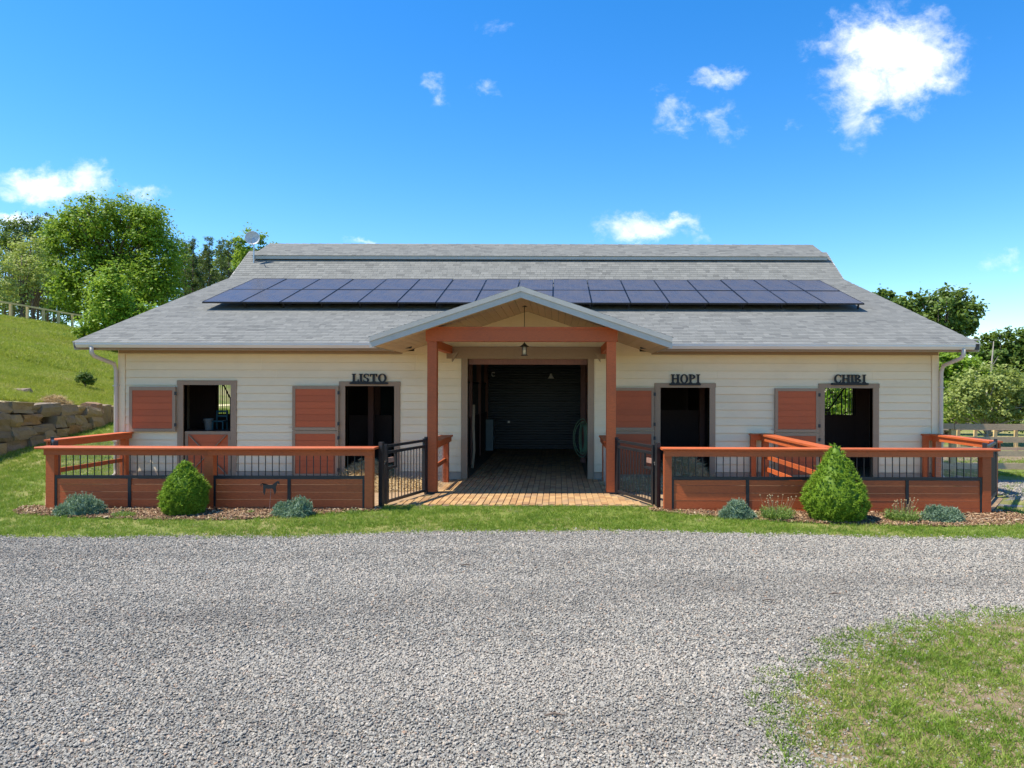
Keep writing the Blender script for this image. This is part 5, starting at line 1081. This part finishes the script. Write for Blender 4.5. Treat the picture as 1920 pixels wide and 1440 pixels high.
# ================================================================ RAIL FENCES
def rail_fence(pts, rails, ph, pwid, pm, rm, label, zf, over=.08):
    c = pts[len(pts)//2]; f = thing('rail_fence', label, 'fence', (c[0], c[1], zf(*c)))
    for p in pts: z0 = zf(*p); MB().box(p[0]-pwid/2, p[0]+pwid/2, p[1]-pwid/2, p[1]+pwid/2, z0-.2, z0+ph+random.uniform(-.02, .03)).build('post', pm, f)
    for k in range(len(pts)-1):
        a, b_ = pts[k], pts[k+1]; dx_, dy_ = b_[0]-a[0], b_[1]-a[1]; L = math.hypot(dx_, dy_); nx, ny = dy_/L, -dx_/L
        if ny > 0 or (abs(ny) < .2 and nx < 0): nx, ny = -nx, -ny
        for h in rails:
            o = pwid/2+.022; e = .004; j = random.uniform(-.012, .012)
            MB().beam((a[0]+nx*o+dx_/L*e, a[1]+ny*o+dy_/L*e, zf(*a)+h+j), (b_[0]+nx*o-dx_/L*e, b_[1]+ny*o-dy_/L*e, zf(*b_)+h+random.uniform(-.012, .012)), .04, .145).build('rail', rm, f)
    return f
gf = lambda a, b: float(ground(a, b))
rail_fence([(-46, 55.9+1.9*k) for k in range(9)], (1.24,), 1.3, .17, 'fence_tan_wood', 'fence_tan_wood', 'weathered post and rail fence along the top of the bank', gf)
rail_fence([(9.15, 18.6), (X(1786, 18.5), 18.5), (12.7, 18.45), (15.1, 18.4), (17.5, 18.35), (19.9, 18.3)], (1.20, .86, .50, .17), 1.24, .13, 'fence_tan_wood', 'fence_grey_wood', 'four rail weathered board fence at the end of the barn', gf)
rail_fence([(X(p, 32), 32.0) for p in (1690, 1728, 1765, 1797, 1829, 1866, 1905, 1945, 1985, 2030)], (1.1, .2), 1.2, .12, 'fence_tan_wood', 'fence_grey_wood', 'far side fence of the paddock with yellow posts', gf)

# ================================================================ SCATTERED GROUND COVER
def stone_meshes(n=7):
    import bmesh
    res = []
    for k in range(n):
        bm = bmesh.new(); bmesh.ops.create_icosphere(bm, subdivisions=1, radius=1)
        sx, sy, sz = random.uniform(.75, 1.15), random.uniform(.6, 1.0), random.uniform(.4, .7)
        for v in bm.verts: v.co = Vector((v.co.x*sx, v.co.y*sy, v.co.z*sz))*(1+random.uniform(-.16, .16))
        me = bpy.data.meshes.new('pebble'); bm.to_mesh(me); bm.free(); me.materials.append(M['stone_chip']); res.append(me)
    return res
ST = stone_meshes()
def view_x(d, margin): return (0-VX)*d/F-margin, (1920-VX)*d/F+margin
def gravel(dmin, dmax, dens, smin, smax):
    x0, x1 = view_x(dmax, 2.8); n = int((x1-x0)*(dmax-dmin)*dens); x = rng.uniform(x0, x1, n); y = rng.uniform(dmin, dmax, n)
    lo, hi = (0-VX)*y/F-2.8, (1920-VX)*y/F+2.8; k = (x > lo) & (x < hi) & (y < drive_far(x)+rng.normal(0, .09, n)); 
    pd = poly_dist(PATCH, x, y); k &= (rng.random(n) < np.clip(1.0-pd*1.5, .06, 1.0)) | (pd < -.02)
    return x[k], y[k], rng.uniform(smin, smax, k.sum())*rng.choice([1, 1, 1, 1.35], k.sum())
A = [gravel(3.3, 5.6, 5200, .0055, .0118), gravel(5.6, 8.2, 3800, .0062, .0128), gravel(8.2, 11.0, 2600, .0072, .0142)]
x = np.concatenate([a[0] for a in A]); y = np.concatenate([a[1] for a in A]); s = np.concatenate([a[2] for a in A]); n = len(x)
scatter('gravel_stones', np.stack([x, y, low_ground(x, y)+.008+s*.15+rng.random(n)*.006], 1), np.stack([rng.normal(0, .5, n), rng.normal(0, .5, n), rng.random(n)*6.28], 1), s, ST, 'loose crushed grey gravel covering the drive', 'gravel')
# right-hand track stones
q_ = rng.uniform([9.0, 12.4], [16, 16.5], (9000, 2)); scatter('track_stones', np.c_[q_, low_ground(q_[:, 0], q_[:, 1])+.012], rng.random((9000, 3))*6.28, rng.uniform(.012, .024, 9000), ST, 'loose gravel on the track past the barn end', 'gravel')
# mulch
def chip_meshes(n=5):
    res = []
    for k in range(n):
        l, w, h = random.uniform(.022, .045), random.uniform(.006, .013), random.uniform(.002, .005); m = MB(); m.hexa([(-l, -w*.6, 0), (l*.9, -w, 0), (l, w*.8, 0), (-l*.9, w, 0), (-l*.9, -w*.5, h), (l*.8, -w*.8, h*1.5), (l*.9, w*.6, h), (-l*.8, w*.8, h*1.3)])
        me = bpy.data.meshes.new('chip'); me.from_pydata(m.v, [], m.f); me.materials.append(M['mulch_chip']); res.append(me)
    return res
CM = chip_meshes()
for poly, lab in ((MULCH_L, 'shredded bark chips in the bed by the horse stake'), (MULCH_R, 'shredded bark chips in the bed near CHIBI')):
    p = np.array(poly); c = p.mean(0); big = [tuple(c+(q2_-c)*1.03) for q2_ in p]; w = fill_poly(big, 9500); n = len(w)
    scatter('mulch_chips', np.c_[w, low_ground(w[:, 0], w[:, 1])+.008+rng.random(n)*.03], np.stack([rng.normal(0, .4, n), rng.normal(0, .4, n), rng.random(n)*6.28], 1), rng.uniform(.6, 1.35, n), CM, lab, 'mulch')
# grass tufts
def tuft_meshes(n, nb, hmin, hmax, spread, width, mat, lean=.45):
    res = []
    for k in range(n):
        base = np.c_[rng.normal(size=(nb, 2))*spread, np.zeros(nb)]; d_ = unit(np.c_[rng.normal(size=(nb, 2))*lean, np.ones(nb)]); L = rng.uniform(hmin, hmax, nb); s_ = unit(np.cross(d_, rng.normal(size=(nb, 3))))*width
        mid = base+d_*L[:, None]*.55; dd = unit(d_+np.c_[rng.normal(size=(nb, 2))*.45, np.full(nb, -.15)]); tip = mid+dd*L[:, None]*.5
        v = np.concatenate([np.stack([base-s_, base+s_, mid+s_*.75, mid-s_*.75], 1)]); t2 = np.stack([mid-s_*.75, mid+s_*.75, tip, tip], 1)
        me = nmesh('tuft', np.concatenate([v, t2*1.0]), 4, mat); res.append(me)
    return res
TL = tuft_meshes(6, 11, .030, .062, .022, .0026, 'grass_blade', .6); TW = tuft_meshes(6, 12, .03, .075, .02, .0028, 'grass_blade', .8); TH = tuft_meshes(5, 12, .07, .16, .06, .006, 'grass_hill', .55)
def grass(name, x, y, s, src, zf, label):
    n = len(x); return scatter(name, np.stack([x, y, zf(x, y)+.002], 1), np.stack([rng.normal(0, .12, n), rng.normal(0, .12, n), rng.random(n)*6.28], 1), s, src, label, 'grass')
def bare(x, y):   # natural thin patches
    return .5+.5*np.sin(x*1.7+np.sin(y*2.3)*1.4)*np.sin(y*3.1+np.sin(x*1.1)*1.7)
def lawn_pts(n, x0, x1, y0, y1, thin=.75):
    x = rng.uniform(x0, x1, n); y = rng.uniform(y0, y1, n); k = (y > drive_far(x)+rng.normal(-.02, .10, n)) & (rng.random(n) > thin*bare(x, y)**2)
    for poly in (MULCH_L, MULCH_R): k &= poly_dist(poly, x, y) < rng.normal(.02, .12, n)
    k &= ~((x > -9.15-np.maximum(0, y-12.6)*.72) & (x > -10.35) & (x < -3.2) & (y > 12.5)) & ~((x > 1.85) & (x < np.minimum(9.05, 7.85+np.maximum(0, y-12.6)*.65)) & (y > 12.5)) & ~((x >= -3.2) & (x <= 1.85) & (y > 12.94))
    k &= ~((x > 8.3) & (y > 12.95) & (y < 17.5) & (rng.random(n) < .85))
    return x[k], y[k]
x, y = lawn_pts(36000, -11.5, 10.8, 9.7, 13.0); grass('lawn_grass', x, y, rng.uniform(.7, 1.35, len(x)), TL, low_ground, 'short green lawn strip between the gravel and the fences')
x, y = lawn_pts(24000, -16.0, -9.2, 12.4, 28.0); k = (x < -9.8-.0*y); x, y = x[k], y[k]; grass('side_lawn_grass', x, y, rng.uniform(1.0, 1.9, len(x)), TL, low_ground, 'green lawn between the barn corner and the boulder wall')
x, y = lawn_pts(7000, 8.5, 15, 10.3, 18.4); grass('corner_grass', x, y, rng.uniform(.8, 1.6, len(x)), TL, low_ground, 'grass around the gravel track at the paddock corner')
x = rng.uniform(9.4, 30, 5000); y = rng.uniform(18.6, 31, 5000); k = rng.random(5000) < .3+.7*(np.sin(x*.7+y*.5) > .2); grass('paddock_grass', x[k], y[k], rng.uniform(1, 1.9, k.sum()), TL, low_ground, 'patchy grass growing in the sandy paddock')
n = 42000; w = fill_poly(PATCH, n); pd = poly_dist(PATCH, w[:, 0], w[:, 1]); nn = .5+.5*np.sin(w[:, 0]*2.9+1.3*np.sin(w[:, 1]*2.1))*np.sin(w[:, 1]*3.7+1.6*np.sin(w[:, 0]*1.9)); k = (rng.random(len(w)) < np.clip(pd*.9+.15, 0, .97)) & (rng.random(len(w)) < .22+1.1*nn) & (w[:, 0] < (1920-VX)*w[:, 1]/F+2.6); w = w[k]
grass('verge_weeds', w[:, 0], w[:, 1], rng.uniform(.6, 1.25, len(w)), TW, low_ground, 'patchy weeds and grass on the worn verge beside the drive')
def hillpts(n, d0, d1, s0, s1):
    d_ = rng.uniform(d0, d1, n); px_ = rng.uniform(-270, 330, n); x = (px_-VX)*d_/F; k = (x < WALLX-.1) & (x > -50); x, y = x[k], d_[k]; return x, y, rng.uniform(s0, s1, len(x))
x1, y1, s1 = hillpts(40000, 16, 34, .6, 1.2); x2, y2, s2 = hillpts(33000, 34, 64, 1.2, 2.3)
x = np.r_[x1, x2]; y = np.r_[y1, y2]; grass('bank_grass', x, y, np.r_[s1, s2], TH, hill, 'rough yellow green grass covering the bank')
# loose sticks and leaves on the gravel
for k, (px_, py_, lb_) in enumerate(((1040, 1349, 'small brown stick lying level with the near end of the worn verge'), (1565, 1119, 'small brown stick on the gravel just behind the worn verge'), (1441, 1131, 'small brown stick on the gravel off the tip of the worn verge'), (875, 1064, 'small brown stick on the gravel in front of the barn aisle'))):
    d_ = GD(px_, py_); x = X(px_, d_); st = MB().tube([(x-.06, d_-.01, .03), (x, d_+.012, .035), (x+.07, d_, .028)], [.006, .009, .004], 6); tag(st.build('stick', 'bark', None, (x, d_, .02)), lb_, 'stick', 'sticks on the gravel')
